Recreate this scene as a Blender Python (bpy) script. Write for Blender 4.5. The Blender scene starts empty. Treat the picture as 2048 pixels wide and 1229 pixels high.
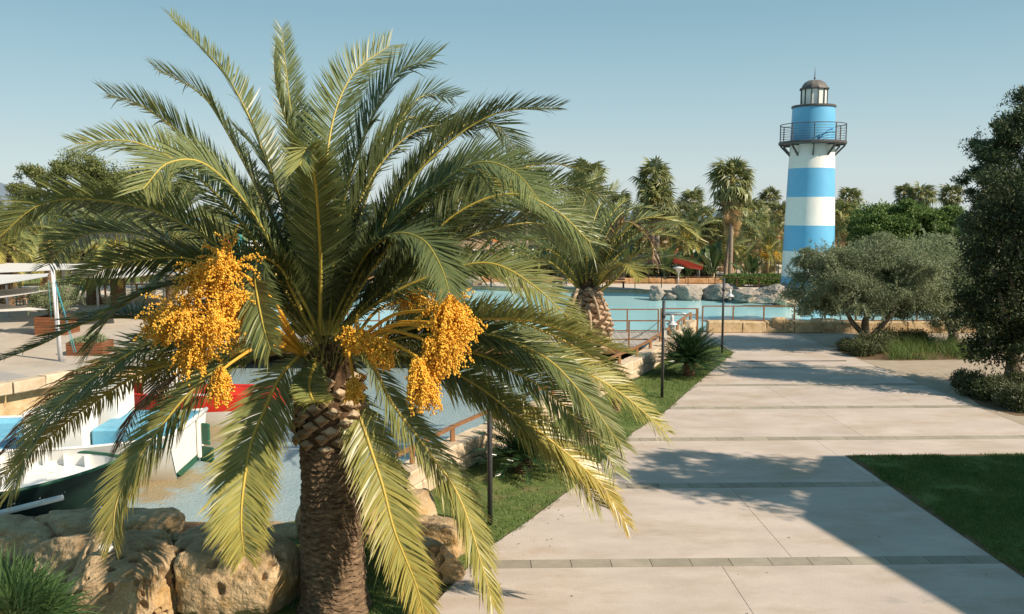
import bpy, bmesh, math, random
import numpy as np
from mathutils import Vector, Matrix

# ------------------------------------------------------------------ camera, world, sun, exposure
SC = bpy.context.scene
H, F = 5.4, 1750.0                       # eye height and focal length in photo pixels
PITCH = math.atan(189.5 / F)
SUN_AZ, SUN_EL = math.radians(118), math.radians(37)
cam_d = bpy.data.cameras.new('camera'); cam = bpy.data.objects.new('camera', cam_d)
SC.collection.objects.link(cam); SC.camera = cam
cam.location = (0, 0, H); cam.rotation_euler = (math.pi/2 - PITCH, 0, 0)
cam_d.sensor_width = 36; cam_d.lens = F * 36 / 2048; cam_d.clip_start = 0.1; cam_d.clip_end = 20000

W = bpy.data.worlds.new('World'); SC.world = W; W.use_nodes = True
nt = W.node_tree; nt.nodes.clear()
wo = nt.nodes.new('ShaderNodeOutputWorld'); bg = nt.nodes.new('ShaderNodeBackground')
sky = nt.nodes.new('ShaderNodeTexSky'); sky.sky_type = 'NISHITA'; sky.sun_disc = False
sky.sun_elevation = SUN_EL; sky.sun_rotation = SUN_AZ
sky.air_density = 0.9; sky.dust_density = 0.5; sky.ozone_density = 1.0; sky.altitude = 0
tint = nt.nodes.new('ShaderNodeMix'); tint.data_type = 'RGBA'; tint.blend_type = 'MULTIPLY'
tint.inputs[0].default_value = 1.0; tint.inputs[7].default_value = (0.89, 1.03, 0.96, 1)
hsv = nt.nodes.new('ShaderNodeHueSaturation'); hsv.inputs['Saturation'].default_value = 0.76
nt.links.new(sky.outputs[0], tint.inputs[6]); nt.links.new(tint.outputs[2], hsv.inputs['Color'])
# the clear sky's own gradient with height, mixed with the physical sky
EXPO = 0.48; SKYS = 0.095
geo = nt.nodes.new('ShaderNodeNewGeometry'); tcw = nt.nodes.new('ShaderNodeTexCoord'); sep = nt.nodes.new('ShaderNodeSeparateXYZ')
nt.links.new(tcw.outputs['Generated'], sep.inputs[0]); grad = nt.nodes.new('ShaderNodeValToRGB'); nt.links.new(sep.outputs['Z'], grad.inputs[0])
def s2l(c): return [((k/255+.055)/1.055)**2.4 for k in c]
stops_ = [(0.0, (209, 218, 219)), (0.045, (203, 217, 220)), (0.10, (180, 206, 214)), (0.155, (160, 195, 208)), (0.215, (139, 181, 198)), (0.45, (120, 168, 190)), (1.0, (92, 144, 175))]
ge = grad.color_ramp.elements; ge[0].position, ge[1].position = 0.0, 1.0
gk = 1/(SKYS*2**EXPO)/8
for i_, (p_, c_) in enumerate(stops_):
    e_ = ge[0] if i_ == 0 else (ge[-1] if i_ == len(stops_)-1 else ge.new(p_)); e_.color = (*[k*gk for k in s2l(c_)], 1)
sc8 = nt.nodes.new('ShaderNodeVectorMath'); sc8.operation = 'SCALE'; sc8.inputs['Scale'].default_value = 8.0
nt.links.new(grad.outputs[0], sc8.inputs[0]); mxs = nt.nodes.new('ShaderNodeMix'); mxs.data_type = 'RGBA'; mxs.inputs[0].default_value = 0.85
nt.links.new(hsv.outputs[0], mxs.inputs[6]); nt.links.new(sc8.outputs[0], mxs.inputs[7]); nt.links.new(mxs.outputs[2], bg.inputs[0]); nt.links.new(bg.outputs[0], wo.inputs[0])
bg.inputs[1].default_value = 0.095

sun_d = bpy.data.lights.new('sun', 'SUN'); sun = bpy.data.objects.new('sun', sun_d)
SC.collection.objects.link(sun)
sun_d.energy = 5.0; sun_d.angle = math.radians(0.6); sun_d.color = (1.0, 0.86, 0.70)
sdir = Vector((math.sin(SUN_AZ)*math.cos(SUN_EL), math.cos(SUN_AZ)*math.cos(SUN_EL), math.sin(SUN_EL)))
sun.rotation_euler = sdir.to_track_quat('Z', 'Y').to_euler(); sun.location = (30, -10, 40)
SC.view_settings.view_transform = 'Standard'; SC.view_settings.look = 'None'
SC.view_settings.exposure = 0.48; SC.view_settings.gamma = 1.0
SC.view_settings.use_curve_mapping = False
SC.cycles.max_bounces = 6; SC.cycles.transparent_max_bounces = 8
SC.cycles.caustics_reflective = False; SC.cycles.caustics_refractive = False

# ------------------------------------------------------------------ helpers
R = np.random.default_rng(7)
rnd = random.Random(11)
cp, sp = math.cos(PITCH), math.sin(PITCH)
def ray(u, v):
    cx = (u - 1024) / F; cy = -(v - 614.5) / F
    return np.array([cx, cp + cy*sp, -sp + cy*cp])
def G(u, v, z=0.0):                      # point of a level plane seen at a photo pixel
    d = ray(u, v); t = (z - H) / d[2]
    return np.array([0, 0, H]) + d*t
def P(u, v, Y):                          # point at a given distance
    d = ray(u, v); return np.array([0, 0, H]) + d*(Y/d[1])
def hz(v, Y): return float(P(1024, v, Y)[2])
def gx(u, Y): return float((u-1024)/F*Y*1.0) if True else 0

def hash3(I, seed):
    I = I.astype(np.int64)
    h = (I[..., 0]*374761393 + I[..., 1]*668265263 + I[..., 2]*2147483647 + seed*1274126177) & 0xffffffff
    h = ((h ^ (h >> 13)) * 1274126177) & 0xffffffff
    h = (h ^ (h >> 16)) & 0xffffffff
    return h / 4294967295.0
def vnoise(Pt, seed=0):
    Pt = np.asarray(Pt, float); i = np.floor(Pt); f = Pt - i; f = f*f*(3-2*f); o = 0
    for a in (0, 1):
        for b in (0, 1):
            for c in (0, 1):
                w = (f[..., 0] if a else 1-f[..., 0])*(f[..., 1] if b else 1-f[..., 1])*(f[..., 2] if c else 1-f[..., 2])
                o = o + w*hash3(i + np.array([a, b, c]), seed)
    return o*2 - 1
def fbm(Pt, octv=4, seed=0):
    s, a, o = 1.0, 1.0, 0
    for k in range(octv):
        o = o + a*vnoise(np.asarray(Pt)*s, seed+k); s *= 2.03; a *= 0.5
    return o
def nrm(a): return a / np.maximum(np.linalg.norm(a, axis=-1, keepdims=True), 1e-9)

class MB:
    """collects vertices and faces and links them as ONE mesh object"""
    def __init__(s): s.v = []; s.f = []; s.m = []; s.n = 0; s.c = []; s.sm = []
    def add(s, V, Fc, mat=0, col=None, smooth=False):
        V = np.asarray(V, float).reshape(-1, 3)
        s.v.append(V)
        s.c.append(np.full(len(V), 0.0) if col is None else np.broadcast_to(np.asarray(col, float), (len(V),)))
        if isinstance(Fc, np.ndarray):
            s.f.append(Fc + s.n); s.m.append(np.full(len(Fc), mat)); s.sm.append(np.full(len(Fc), smooth))
        else:
            by = {}
            for q in Fc: by.setdefault(len(q), []).append(q)
            for k, L in by.items():
                s.f.append(np.array(L, dtype=np.int64) + s.n); s.m.append(np.full(len(L), mat)); s.sm.append(np.full(len(L), smooth))
        s.n += len(V); return s
    def mesh(s, name, mats, origin=None):
        me = bpy.data.meshes.new(name)
        V = np.concatenate(s.v) if s.v else np.zeros((0, 3))
        if origin is not None: V = V - np.asarray(origin)
        me.vertices.add(len(V)); me.vertices.foreach_set('co', V.astype(np.float32).ravel())
        ls = np.concatenate([np.full(len(f), f.shape[1]) for f in s.f])
        lv = np.concatenate([f.ravel() for f in s.f])
        me.loops.add(len(lv)); me.loops.foreach_set('vertex_index', lv.astype(np.int32))
        me.polygons.add(len(ls))
        st = np.concatenate([[0], np.cumsum(ls)[:-1]])
        me.polygons.foreach_set('loop_start', st.astype(np.int32))
        try: me.polygons.foreach_set('loop_total', ls.astype(np.int32))
        except Exception: pass
        me.polygons.foreach_set('material_index', np.concatenate(s.m).astype(np.int32))
        me.polygons.foreach_set('use_smooth', np.concatenate(s.sm).astype(bool))
        a = me.attributes.new('yel', 'FLOAT', 'POINT'); a.data.foreach_set('value', np.concatenate(s.c).astype(np.float32))
        for m in (mats if isinstance(mats, (list, tuple)) else [mats]): me.materials.append(m)
        me.update(calc_edges=True); me.validate()
        return me
    def build(s, name, mats, parent=None, origin=None):
        if origin is None and parent is not None: origin = parent.get('_o', (0, 0, 0)); loc = (0, 0, 0)
        elif origin is None: origin = loc = (0, 0, 0)
        else: loc = tuple(origin)
        o = bpy.data.objects.new(name, s.mesh(name, mats, origin)); SC.collection.objects.link(o)
        if parent is not None: o.parent = parent
        else: o.location = loc
        return o
    # shapes --------------------------------------------------
    def box(s, c, d, mat=0, rz=0.0, bev=0.0, rot=None):
        x, y, z = [k/2 for k in d]; c = np.asarray(c, float)
        M = np.array(Matrix.Rotation(rz, 3, 'Z')) if rot is None else np.array(rot)
        if bev <= 0:
            V = np.array([[i, j, k] for i in (-x, x) for j in (-y, y) for k in (-z, z)])
            Fc = np.array([[0,1,3,2],[4,6,7,5],[0,4,5,1],[2,3,7,6],[0,2,6,4],[1,5,7,3]])
        else:
            b = min(bev, 0.45*min(d)); V = []; ix = {}
            for i in (-1, 1):
                for j in (-1, 1):
                    for k in (-1, 1):
                        for ax in range(3):
                            q = [i*(x-b), j*(y-b), k*(z-b)]; q[ax] = (i*x, j*y, k*z)[ax]
                            ix[(i, j, k, ax)] = len(V); V.append(q)
            Fc = []
            for ax in range(3):
                o1, o2 = [a for a in range(3) if a != ax]
                for sgn in (-1, 1):
                    q = []
                    for a, b2 in ((-1,-1),(1,-1),(1,1),(-1,1)):
                        t = [0,0,0]; t[ax] = sgn; t[o1] = a; t[o2] = b2; q.append(ix[tuple(t)+(ax,)])
                    Fc.append(q)
            for ax in range(3):
                o1, o2 = [a for a in range(3) if a != ax]
                for a in (-1, 1):
                    for b2 in (-1, 1):
                        t0 = [0,0,0]; t0[ax] = -1; t0[o1] = a; t0[o2] = b2; t1 = list(t0); t1[ax] = 1
                        Fc.append([ix[tuple(t0)+(o1,)], ix[tuple(t1)+(o1,)], ix[tuple(t1)+(o2,)], ix[tuple(t0)+(o2,)]])
            for i in (-1, 1):
                for j in (-1, 1):
                    for k in (-1, 1): Fc.append([ix[(i,j,k,0)], ix[(i,j,k,1)], ix[(i,j,k,2)]])
            V = np.array(V)
        return s.add(V @ M.T + c, Fc, mat)
    def tube(s, pts, r, n=8, mat=0, col=None, smooth=True, caps=True):
        pts = np.asarray(pts, float); m = len(pts); r = np.broadcast_to(np.asarray(r, float), (m,))
        T = nrm(np.gradient(pts, axis=0)); N = np.zeros_like(T)
        a = np.array([0, 0, 1.0]) if abs(T[0, 2]) < 0.9 else np.array([1.0, 0, 0])
        N[0] = nrm(a - a.dot(T[0])*T[0])
        for i in range(1, m):
            q = N[i-1] - N[i-1].dot(T[i])*T[i]; N[i] = nrm(q)
        B = np.cross(T, N); th = np.linspace(0, 2*np.pi, n, endpoint=False)
        V = pts[:, None] + r[:, None, None]*(np.cos(th)[None, :, None]*N[:, None] + np.sin(th)[None, :, None]*B[:, None])
        i = np.arange(m-1)[:, None]*n; j = np.arange(n)[None]; j2 = (j+1) % n
        Fc = np.stack([i+j, i+j2, i+n+j2, i+n+j], -1).reshape(-1, 4)
        cc = None if col is None else np.repeat(np.broadcast_to(col, (m,)), n)
        s.add(V.reshape(-1, 3), Fc, mat, cc, smooth)
        if caps:
            b = s.n - m*n
            s.f.append(np.array([[b+k for k in range(n)][::-1]])); s.m.append(np.array([mat])); s.sm.append(np.array([False]))
            s.f.append(np.array([[b+(m-1)*n+k for k in range(n)]])); s.m.append(np.array([mat])); s.sm.append(np.array([False]))
        return s
    def lathe(s, c, prof, n=32, mat=0, smooth=True):       # prof: (r, z)
        c = np.asarray(c, float); th = np.linspace(0, 2*np.pi, n, endpoint=False); pr = np.asarray(prof, float)
        V = np.stack([pr[:, 0:1]*np.cos(th), pr[:, 0:1]*np.sin(th), np.repeat(pr[:, 1:2], n, 1)], -1) + c
        m = len(pr); i = np.arange(m-1)[:, None]*n; j = np.arange(n)[None]; j2 = (j+1) % n
        return s.add(V.reshape(-1, 3), np.stack([i+j, i+j2, i+n+j2, i+n+j], -1).reshape(-1, 4), mat, None, smooth)
    def prism(s, poly, z0, z1, mat=0):
        n = len(poly); V = [(p[0], p[1], z0) for p in poly] + [(p[0], p[1], z1) for p in poly]
        Fc = [[i, (i+1) % n, n+(i+1) % n, n+i] for i in range(n)] + [list(range(n))[::-1], list(range(n, 2*n))]
        return s.add(V, Fc, mat)

def tag(o, label=None, cat=None, group=None, kind=None):
    if label: o['label'] = label
    if cat: o['category'] = cat
    if group: o['group'] = group
    if kind: o['kind'] = kind
    return o
def thing(name, label, cat, loc=(0, 0, 0), group=None, world=True):
    o = bpy.data.objects.new(name, None); SC.collection.objects.link(o); o.location = tuple(loc)
    o.empty_display_size = 0.2
    o['_o'] = [float(k) for k in loc] if world else [0.0, 0.0, 0.0]
    return tag(o, label, cat, group)
def link(name, me, parent=None, M=None):
    o = bpy.data.objects.new(name, me); SC.collection.objects.link(o)
    if parent is not None: o.parent = parent
    if M is not None: o.matrix_basis = M
    return o
def copy_tree(root, loc, rz=0, sc=1.0, label=None, group=None):
    r = root.copy(); SC.collection.objects.link(r); r.location = loc; r.rotation_euler = (0, 0, rz); r.scale = (sc, sc, sc)
    if label: r['label'] = label
    if group: r['group'] = group
    for ch in root.children:
        c = ch.copy(); SC.collection.objects.link(c); c.parent = r
        for g in ch.children:
            d = g.copy(); SC.collection.objects.link(d); d.parent = c
    return r
ORD = ['first', 'second', 'third', 'fourth', 'fifth', 'sixth', 'seventh', 'eighth', 'ninth', 'tenth', 'eleventh', 'twelfth', 'thirteenth', 'fourteenth', 'fifteenth', 'sixteenth']

# ------------------------------------------------------------------ materials
def mat(name, c1, c2=None, scale=4.0, rough=0.8, bump=0.0, bscale=None, spec=0.3, trans=0.0, c3=None, c3pos=(0.6, 0.75), c3scale=None, objvar=0.0, stretch=None, coat=0.0, metal=0.0, bdist=0.02, detail=6.0, speck=0.0, c4=None, c4pos=(0.55, 0.7), c4scale=2.0, c4stretch=None):
    m = bpy.data.materials.new(name); m.use_nodes = True; t = m.node_tree; N = t.nodes; L = t.links; N.clear()
    out = N.new('ShaderNodeOutputMaterial'); b = N.new('ShaderNodeBsdfPrincipled')
    b.inputs['Roughness'].default_value = rough; b.inputs['Specular IOR Level'].default_value = spec
    b.inputs['Metallic'].default_value = metal; b.inputs['Coat Weight'].default_value = coat
    tc = N.new('ShaderNodeTexCoord'); mp = N.new('ShaderNodeMapping'); L.new(tc.outputs['Object'], mp.inputs[0])
    if stretch: mp.inputs['Scale'].default_value = stretch
    col = None
    if c2 is not None:
        nz = N.new('ShaderNodeTexNoise'); nz.inputs['Scale'].default_value = scale; nz.inputs['Detail'].default_value = detail
        nz.inputs['Roughness'].default_value = 0.62
        L.new(mp.outputs[0], nz.inputs['Vector'])
        rp = N.new('ShaderNodeValToRGB'); rp.color_ramp.elements[0].position = 0.34; rp.color_ramp.elements[1].position = 0.66
        rp.color_ramp.elements[0].color = (*c1, 1); rp.color_ramp.elements[1].color = (*c2, 1)
        L.new(nz.outputs['Fac'], rp.inputs[0]); col = rp.outputs[0]
        if c3 is not None:
            n3 = N.new('ShaderNodeTexNoise'); n3.inputs['Scale'].default_value = c3scale or scale*0.3; n3.inputs['Detail'].default_value = 8
            n3.inputs['Roughness'].default_value = 0.7
            L.new(mp.outputs[0], n3.inputs['Vector'])
            r3 = N.new('ShaderNodeMapRange'); r3.inputs[1].default_value = c3pos[0]; r3.inputs[2].default_value = c3pos[1]
            L.new(n3.outputs['Fac'], r3.inputs[0]); mx = N.new('ShaderNodeMix'); mx.data_type = 'RGBA'
            L.new(r3.outputs[0], mx.inputs[0]); L.new(col, mx.inputs[6]); mx.inputs[7].default_value = (*c3, 1); col = mx.outputs[2]
    else:
        rg = N.new('ShaderNodeRGB'); rg.outputs[0].default_value = (*c1, 1); col = rg.outputs[0]
    if c4 is not None:
        m4 = N.new('ShaderNodeMapping'); L.new(tc.outputs['Object'], m4.inputs[0]); m4.inputs['Location'].default_value = (7, 3, 1)
        if c4stretch: m4.inputs['Scale'].default_value = c4stretch
        n4 = N.new('ShaderNodeTexNoise'); n4.inputs['Scale'].default_value = c4scale; n4.inputs['Detail'].default_value = 9; n4.inputs['Roughness'].default_value = 0.72
        L.new(m4.outputs[0], n4.inputs['Vector']); r4 = N.new('ShaderNodeMapRange'); r4.inputs[1].default_value = c4pos[0]; r4.inputs[2].default_value = c4pos[1]
        L.new(n4.outputs['Fac'], r4.inputs[0]); x4 = N.new('ShaderNodeMix'); x4.data_type = 'RGBA'; L.new(r4.outputs[0], x4.inputs[0]); L.new(col, x4.inputs[6]); x4.inputs[7].default_value = (*c4, 1); col = x4.outputs[2]
    if speck > 0:
        n5 = N.new('ShaderNodeTexNoise'); n5.inputs['Scale'].default_value = 45; n5.inputs['Detail'].default_value = 4; L.new(tc.outputs['Object'], n5.inputs['Vector'])
        r5 = N.new('ShaderNodeMapRange'); r5.inputs[1].default_value = 0.3; r5.inputs[2].default_value = 0.7; r5.inputs[3].default_value = 1-speck; r5.inputs[4].default_value = 1+speck*.6
        L.new(n5.outputs['Fac'], r5.inputs[0]); h5 = N.new('ShaderNodeHueSaturation'); L.new(col, h5.inputs['Color']); L.new(r5.outputs[0], h5.inputs['Value']); col = h5.outputs[0]
    if objvar > 0:
        oi = N.new('ShaderNodeObjectInfo'); mr = N.new('ShaderNodeMapRange')
        mr.inputs[3].default_value = 1-objvar; mr.inputs[4].default_value = 1+objvar
        L.new(oi.outputs['Random'], mr.inputs[0]); hs = N.new('ShaderNodeHueSaturation')
        L.new(col, hs.inputs['Color']); L.new(mr.outputs[0], hs.inputs['Value']); col = hs.outputs[0]
    L.new(col, b.inputs['Base Color']); last = b.outputs[0]
    if bump > 0:
        nb = N.new('ShaderNodeTexNoise'); nb.inputs['Scale'].default_value = bscale or scale*4; nb.inputs['Detail'].default_value = 6
        L.new(mp.outputs[0], nb.inputs['Vector']); bu = N.new('ShaderNodeBump'); bu.inputs['Strength'].default_value = bump
        bu.inputs['Distance'].default_value = bdist
        L.new(nb.outputs['Fac'], bu.inputs['Height']); L.new(bu.outputs[0], b.inputs['Normal'])
    if trans > 0:
        tr = N.new('ShaderNodeBsdfTranslucent'); ms = N.new('ShaderNodeMixShader'); ms.inputs[0].default_value = trans
        L.new(col, tr.inputs[0]); L.new(b.outputs[0], ms.inputs[1]); L.new(tr.outputs[0], ms.inputs[2]); last = ms.outputs[0]
    L.new(last, out.inputs[0]); return m

def leafmat(name, stops, rough=0.42, trans=0.25, spec=0.5, objvar=0.12, nscale=None):
    """foliage: colour follows the 'yel' attribute (age of the leaf)"""
    m = bpy.data.materials.new(name); m.use_nodes = True; t = m.node_tree; N = t.nodes; L = t.links; N.clear()
    out = N.new('ShaderNodeOutputMaterial'); b = N.new('ShaderNodeBsdfPrincipled')
    b.inputs['Roughness'].default_value = rough; b.inputs['Specular IOR Level'].default_value = spec
    at = N.new('ShaderNodeAttribute'); at.attribute_name = 'yel'; rp = N.new('ShaderNodeValToRGB')
    e = rp.color_ramp.elements; e[0].position = stops[0][0]; e[0].color = (*stops[0][1], 1); e[1].position = stops[-1][0]; e[1].color = (*stops[-1][1], 1)
    for p_, c_ in stops[1:-1]: q = e.new(p_); q.color = (*c_, 1)
    L.new(at.outputs['Fac'], rp.inputs[0])
    oi = N.new('ShaderNodeObjectInfo'); mr = N.new('ShaderNodeMapRange'); mr.inputs[3].default_value = 1-objvar; mr.inputs[4].default_value = 1+objvar
    L.new(oi.outputs['Random'], mr.inputs[0]); hs = N.new('ShaderNodeHueSaturation'); L.new(rp.outputs[0], hs.inputs['Color']); L.new(mr.outputs[0], hs.inputs['Value'])
    L.new(hs.outputs[0], b.inputs['Base Color'])
    tr = N.new('ShaderNodeBsdfTranslucent'); ms = N.new('ShaderNodeMixShader'); ms.inputs[0].default_value = trans
    L.new(hs.outputs[0], tr.inputs[0]); L.new(b.outputs[0], ms.inputs[1]); L.new(tr.outputs[0], ms.inputs[2]); L.new(ms.outputs[0], out.inputs[0])
    return m

M = {}
M['frond'] = leafmat('frond_leaf', [(0, (0.105, 0.135, 0.06)), (0.3, (0.195, 0.235, 0.085)), (0.6, (0.43, 0.38, 0.10)), (0.8, (0.50, 0.35, 0.075)), (0.9, (0.42, 0.30, 0.15)), (1, (0.17, 0.09, 0.04))], rough=0.36, trans=0.34)
M['rachis'] = leafmat('rachis', [(0, (0.16, 0.17, 0.04)), (0.4, (0.42, 0.34, 0.06)), (0.7, (0.5, 0.36, 0.07)), (1, (0.18, 0.10, 0.04))], rough=0.5, trans=0.0)
M['fruit'] = mat('date_fruit', (0.66, 0.27, 0.01), (0.96, 0.62, 0.09), scale=16, rough=0.4, spec=0.4, objvar=0.08)
M['stalk'] = mat('fruit_stalk', (0.62, 0.30, 0.03), (0.72, 0.40, 0.05), scale=5, rough=0.5)
M['bark'] = mat('palm_bark', (0.065, 0.040, 0.022), (0.26, 0.175, 0.105), scale=7, rough=0.95, bump=0.9, bscale=24, stretch=(1, 1, 3.5), c3=(0.26, 0.20, 0.14), c3pos=(0.62, 0.8), c3scale=3)
M['stub'] = mat('leaf_base_wood', (0.12, 0.07, 0.035), (0.38, 0.26, 0.15), scale=8, rough=0.9, bump=0.6, objvar=0.25)
M['stubcut'] = mat('leaf_base_cut', (0.34, 0.25, 0.15), (0.52, 0.42, 0.28), scale=12, rough=0.9, bump=0.4, objvar=0.15)
M['fibre'] = mat('palm_fibre', (0.04, 0.024, 0.013), (0.12, 0.07, 0.035), scale=14, rough=1.0, bump=0.8, bscale=60)
M['concrete'] = mat('path_concrete', (0.46, 0.388, 0.33), (0.56, 0.475, 0.405), scale=1.3, rough=0.9, bump=0.25, bscale=90, bdist=0.006, c3=(0.42, 0.33, 0.245), c3pos=(0.48, 0.68), c3scale=0.8, stretch=(0.5, 1, 1), objvar=0.035, speck=.13, c4=(0.31, 0.28, 0.25), c4pos=(0.61, 0.76), c4scale=0.9, c4stretch=(0.6, 1.3, 1))
M['paver'] = mat('band_paver', (0.28, 0.245, 0.185), (0.36, 0.315, 0.245), scale=3, rough=0.85, bump=0.3, bscale=60, bdist=0.005, objvar=0.13, stretch=(1, 1, 1))
M['tanpave'] = mat('tan_paving', (0.34, 0.275, 0.20), (0.40, 0.33, 0.25), scale=1.5, rough=0.9, bump=0.2, bscale=70, bdist=0.006)
M['plaza'] = mat('plaza_concrete', (0.40, 0.35, 0.29), (0.48, 0.42, 0.35), scale=0.6, rough=0.9, bump=0.2, bscale=60, bdist=0.006, c3=(0.30, 0.26, 0.22), c3pos=(0.55, 0.75), c3scale=0.4)
M['greypave'] = mat('grey_paving', (0.30, 0.28, 0.26), (0.40, 0.375, 0.34), scale=5, rough=0.9, bump=0.3, stretch=(0.35, 2.5, 1))
M['soil'] = mat('soil', (0.10, 0.065, 0.035), (0.20, 0.13, 0.07), scale=6, rough=1, bump=0.6)
M['turf'] = mat('turf', (0.08, 0.125, 0.03), (0.15, 0.19, 0.05), scale=5, rough=1, bump=0.6, bscale=90, c3=(0.22, 0.17, 0.08), c3pos=(0.52, 0.7), c3scale=1.3)
M['farland'] = mat('far_land', (0.10, 0.11, 0.045), (0.24, 0.20, 0.12), scale=0.06, rough=1, bump=0.2)
M['sand'] = mat('pale_sand', (0.50, 0.42, 0.34), (0.58, 0.50, 0.41), scale=0.5, rough=1)
M['blade'] = leafmat('grass_blade', [(0, (0.07, 0.13, 0.025)), (0.45, (0.14, 0.215, 0.045)), (1, (0.30, 0.28, 0.10))], rough=0.6, trans=0.3)
M['rock'] = mat('pitted_rock', (0.30, 0.20, 0.105), (0.56, 0.415, 0.245), scale=2.6, rough=0.95, bump=1.0, bscale=22, c4=(0.20, 0.14, 0.08), c4pos=(.60, .72), c4scale=6, speck=.25, c3=(0.42, 0.24, 0.07), c3pos=(0.52, 0.7), c3scale=2.0, bdist=0.03)
M['boulder'] = mat('boulder', (0.22, 0.195, 0.165), (0.37, 0.33, 0.28), scale=1.6, rough=0.95, bump=0.8, bscale=4, c3=(0.15, 0.13, 0.11), c3pos=(0.55, 0.7), c3scale=1.1, bdist=0.1)
M['boulder2'] = mat('tan_boulder', (0.42, 0.33, 0.23), (0.55, 0.44, 0.31), scale=0.9, rough=0.95, bump=0.6, bscale=4, bdist=0.1)
M['block'] = mat('sandstone_block', (0.42, 0.29, 0.15), (0.60, 0.46, 0.28), scale=3.0, rough=0.95, bump=0.8, bscale=14, c3=(0.30, 0.19, 0.09), c3pos=(0.58, 0.72), c3scale=4, objvar=0.12, bdist=0.03)
M['blocklight'] = mat('pale_block', (0.50, 0.38, 0.25), (0.64, 0.52, 0.38), scale=2.5, rough=0.95, bump=0.7, bscale=14, objvar=0.08, bdist=0.02, c3=(0.40, 0.28, 0.16), c3pos=(0.58, 0.75), c3scale=3)
M['ochre'] = mat('ochre_rockwork', (0.42, 0.22, 0.09), (0.55, 0.33, 0.17), scale=0.8, rough=0.95, bump=0.6, bscale=2, bdist=0.2)
M['rail'] = mat('brown_rail', (0.21, 0.095, 0.04), (0.30, 0.15, 0.065), scale=6, rough=0.55, spec=0.4)
M['deckwood'] = mat('deck_wood', (0.33, 0.29, 0.25), (0.42, 0.375, 0.325), scale=3, rough=0.85, objvar=0.16, stretch=(8, 0.6, 1), bump=0.2)
M['planter'] = mat('planter_wood', (0.17, 0.065, 0.028), (0.25, 0.105, 0.05), scale=5, rough=0.6, objvar=0.12, stretch=(0.5, 0.5, 6))
M['post'] = mat('dark_post', (0.035, 0.036, 0.04), (0.055, 0.055, 0.06), scale=10, rough=0.5, spec=0.4)
M['lampwhite'] = mat('lamp_enamel', (0.55, 0.55, 0.55), rough=0.35, spec=0.5)
M['steel'] = mat('steel', (0.50, 0.50, 0.51), rough=0.35, metal=0.7)
M['alupole'] = mat('pole_paint', (0.62, 0.62, 0.64), (0.70, 0.70, 0.71), scale=3, rough=0.45, spec=0.5)
M['sail'] = mat('sail_cloth', (0.74, 0.70, 0.65), (0.80, 0.77, 0.72), scale=0.8, rough=0.8, trans=0.16)
M['rope'] = mat('teal_rope', (0.05, 0.36, 0.44), rough=0.7)
M['wire'] = mat('wire', (0.20, 0.20, 0.20), rough=0.5)
M['lhwhite'] = mat('lighthouse_white', (0.76, 0.73, 0.68), (0.83, 0.80, 0.75), scale=1.2, rough=0.6, c4=(0.62, 0.57, 0.50), c4pos=(0.56, 0.8), c4scale=1.4, c4stretch=(2, 2, .25), bump=0.35, bscale=5, bdist=0.02)
M['lhblue'] = mat('lighthouse_blue', (0.11, 0.39, 0.63), (0.15, 0.44, 0.69), scale=1.0, rough=0.4, spec=0.6, bump=0.3, bscale=5, bdist=0.02)
M['lhdark'] = mat('dark_metal', (0.07, 0.065, 0.065), (0.11, 0.10, 0.10), scale=4, rough=0.5)
M['dome'] = mat('dome_lead', (0.12, 0.11, 0.10), (0.18, 0.165, 0.15), scale=3, rough=0.6)
M['frost'] = mat('frosted_pane', (0.72, 0.74, 0.70), rough=0.3, spec=0.5)
M['boatwhite'] = mat('boat_white', (0.74, 0.71, 0.66), (0.80, 0.78, 0.73), scale=3, rough=0.45, bump=0.25, bscale=40, bdist=0.004, c3=(0.58, 0.52, 0.45), c3pos=(0.62, 0.78), c3scale=2.5)
M['boatblue'] = mat('boat_blue', (0.12, 0.36, 0.50), (0.19, 0.45, 0.58), scale=2.5, rough=0.6, bump=0.2, bscale=30, bdist=0.004)
M['boatgreen'] = mat('boat_green', (0.018, 0.085, 0.05), (0.03, 0.12, 0.07), scale=3, rough=0.5)
M['boatred'] = mat('boat_red', (0.60, 0.028, 0.018), (0.68, 0.045, 0.025), scale=3, rough=0.4)
M['boatdark'] = mat('boat_dark', (0.012, 0.02, 0.05), rough=0.4)
M['bark2'] = mat('tree_bark', (0.10, 0.075, 0.05), (0.26, 0.21, 0.15), scale=6, rough=1, bump=0.8, bscale=20, stretch=(1, 1, 0.4))
M['wtrunk'] = mat('fan_palm_trunk', (0.20, 0.16, 0.115), (0.33, 0.27, 0.20), scale=3, rough=1, bump=0.5, stretch=(1, 1, 6))
M['fan'] = leafmat('fan_leaf', [(0, (0.11, 0.145, 0.055)), (0.4, (0.25, 0.26, 0.10)), (0.7, (0.45, 0.36, 0.16)), (1, (0.48, 0.32, 0.15))], rough=0.4, trans=0.3, objvar=0.25)
M['olive'] = leafmat('olive_leaf', [(0, (0.125, 0.155, 0.07)), (0.5, (0.24, 0.28, 0.15)), (1, (0.42, 0.45, 0.30))], rough=0.65, trans=0.2, spec=0.2)
M['darkleaf'] = leafmat('dark_leaf', [(0, (0.022, 0.035, 0.012)), (0.7, (0.06, 0.08, 0.025)), (1, (0.17, 0.13, 0.04))], rough=0.55, trans=0.15, spec=0.25)
M['pine'] = leafmat('pine_needles', [(0, (0.06, 0.09, 0.024)), (0.5, (0.13, 0.155, 0.04)), (1, (0.20, 0.21, 0.065))], rough=0.6, trans=0.15)
M['pinedk'] = leafmat('dark_pine_needles', [(0, (0.038, 0.065, 0.026)), (0.6, (0.08, 0.12, 0.045)), (1, (0.17, 0.20, 0.07))], rough=0.6, trans=0.12)
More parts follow.
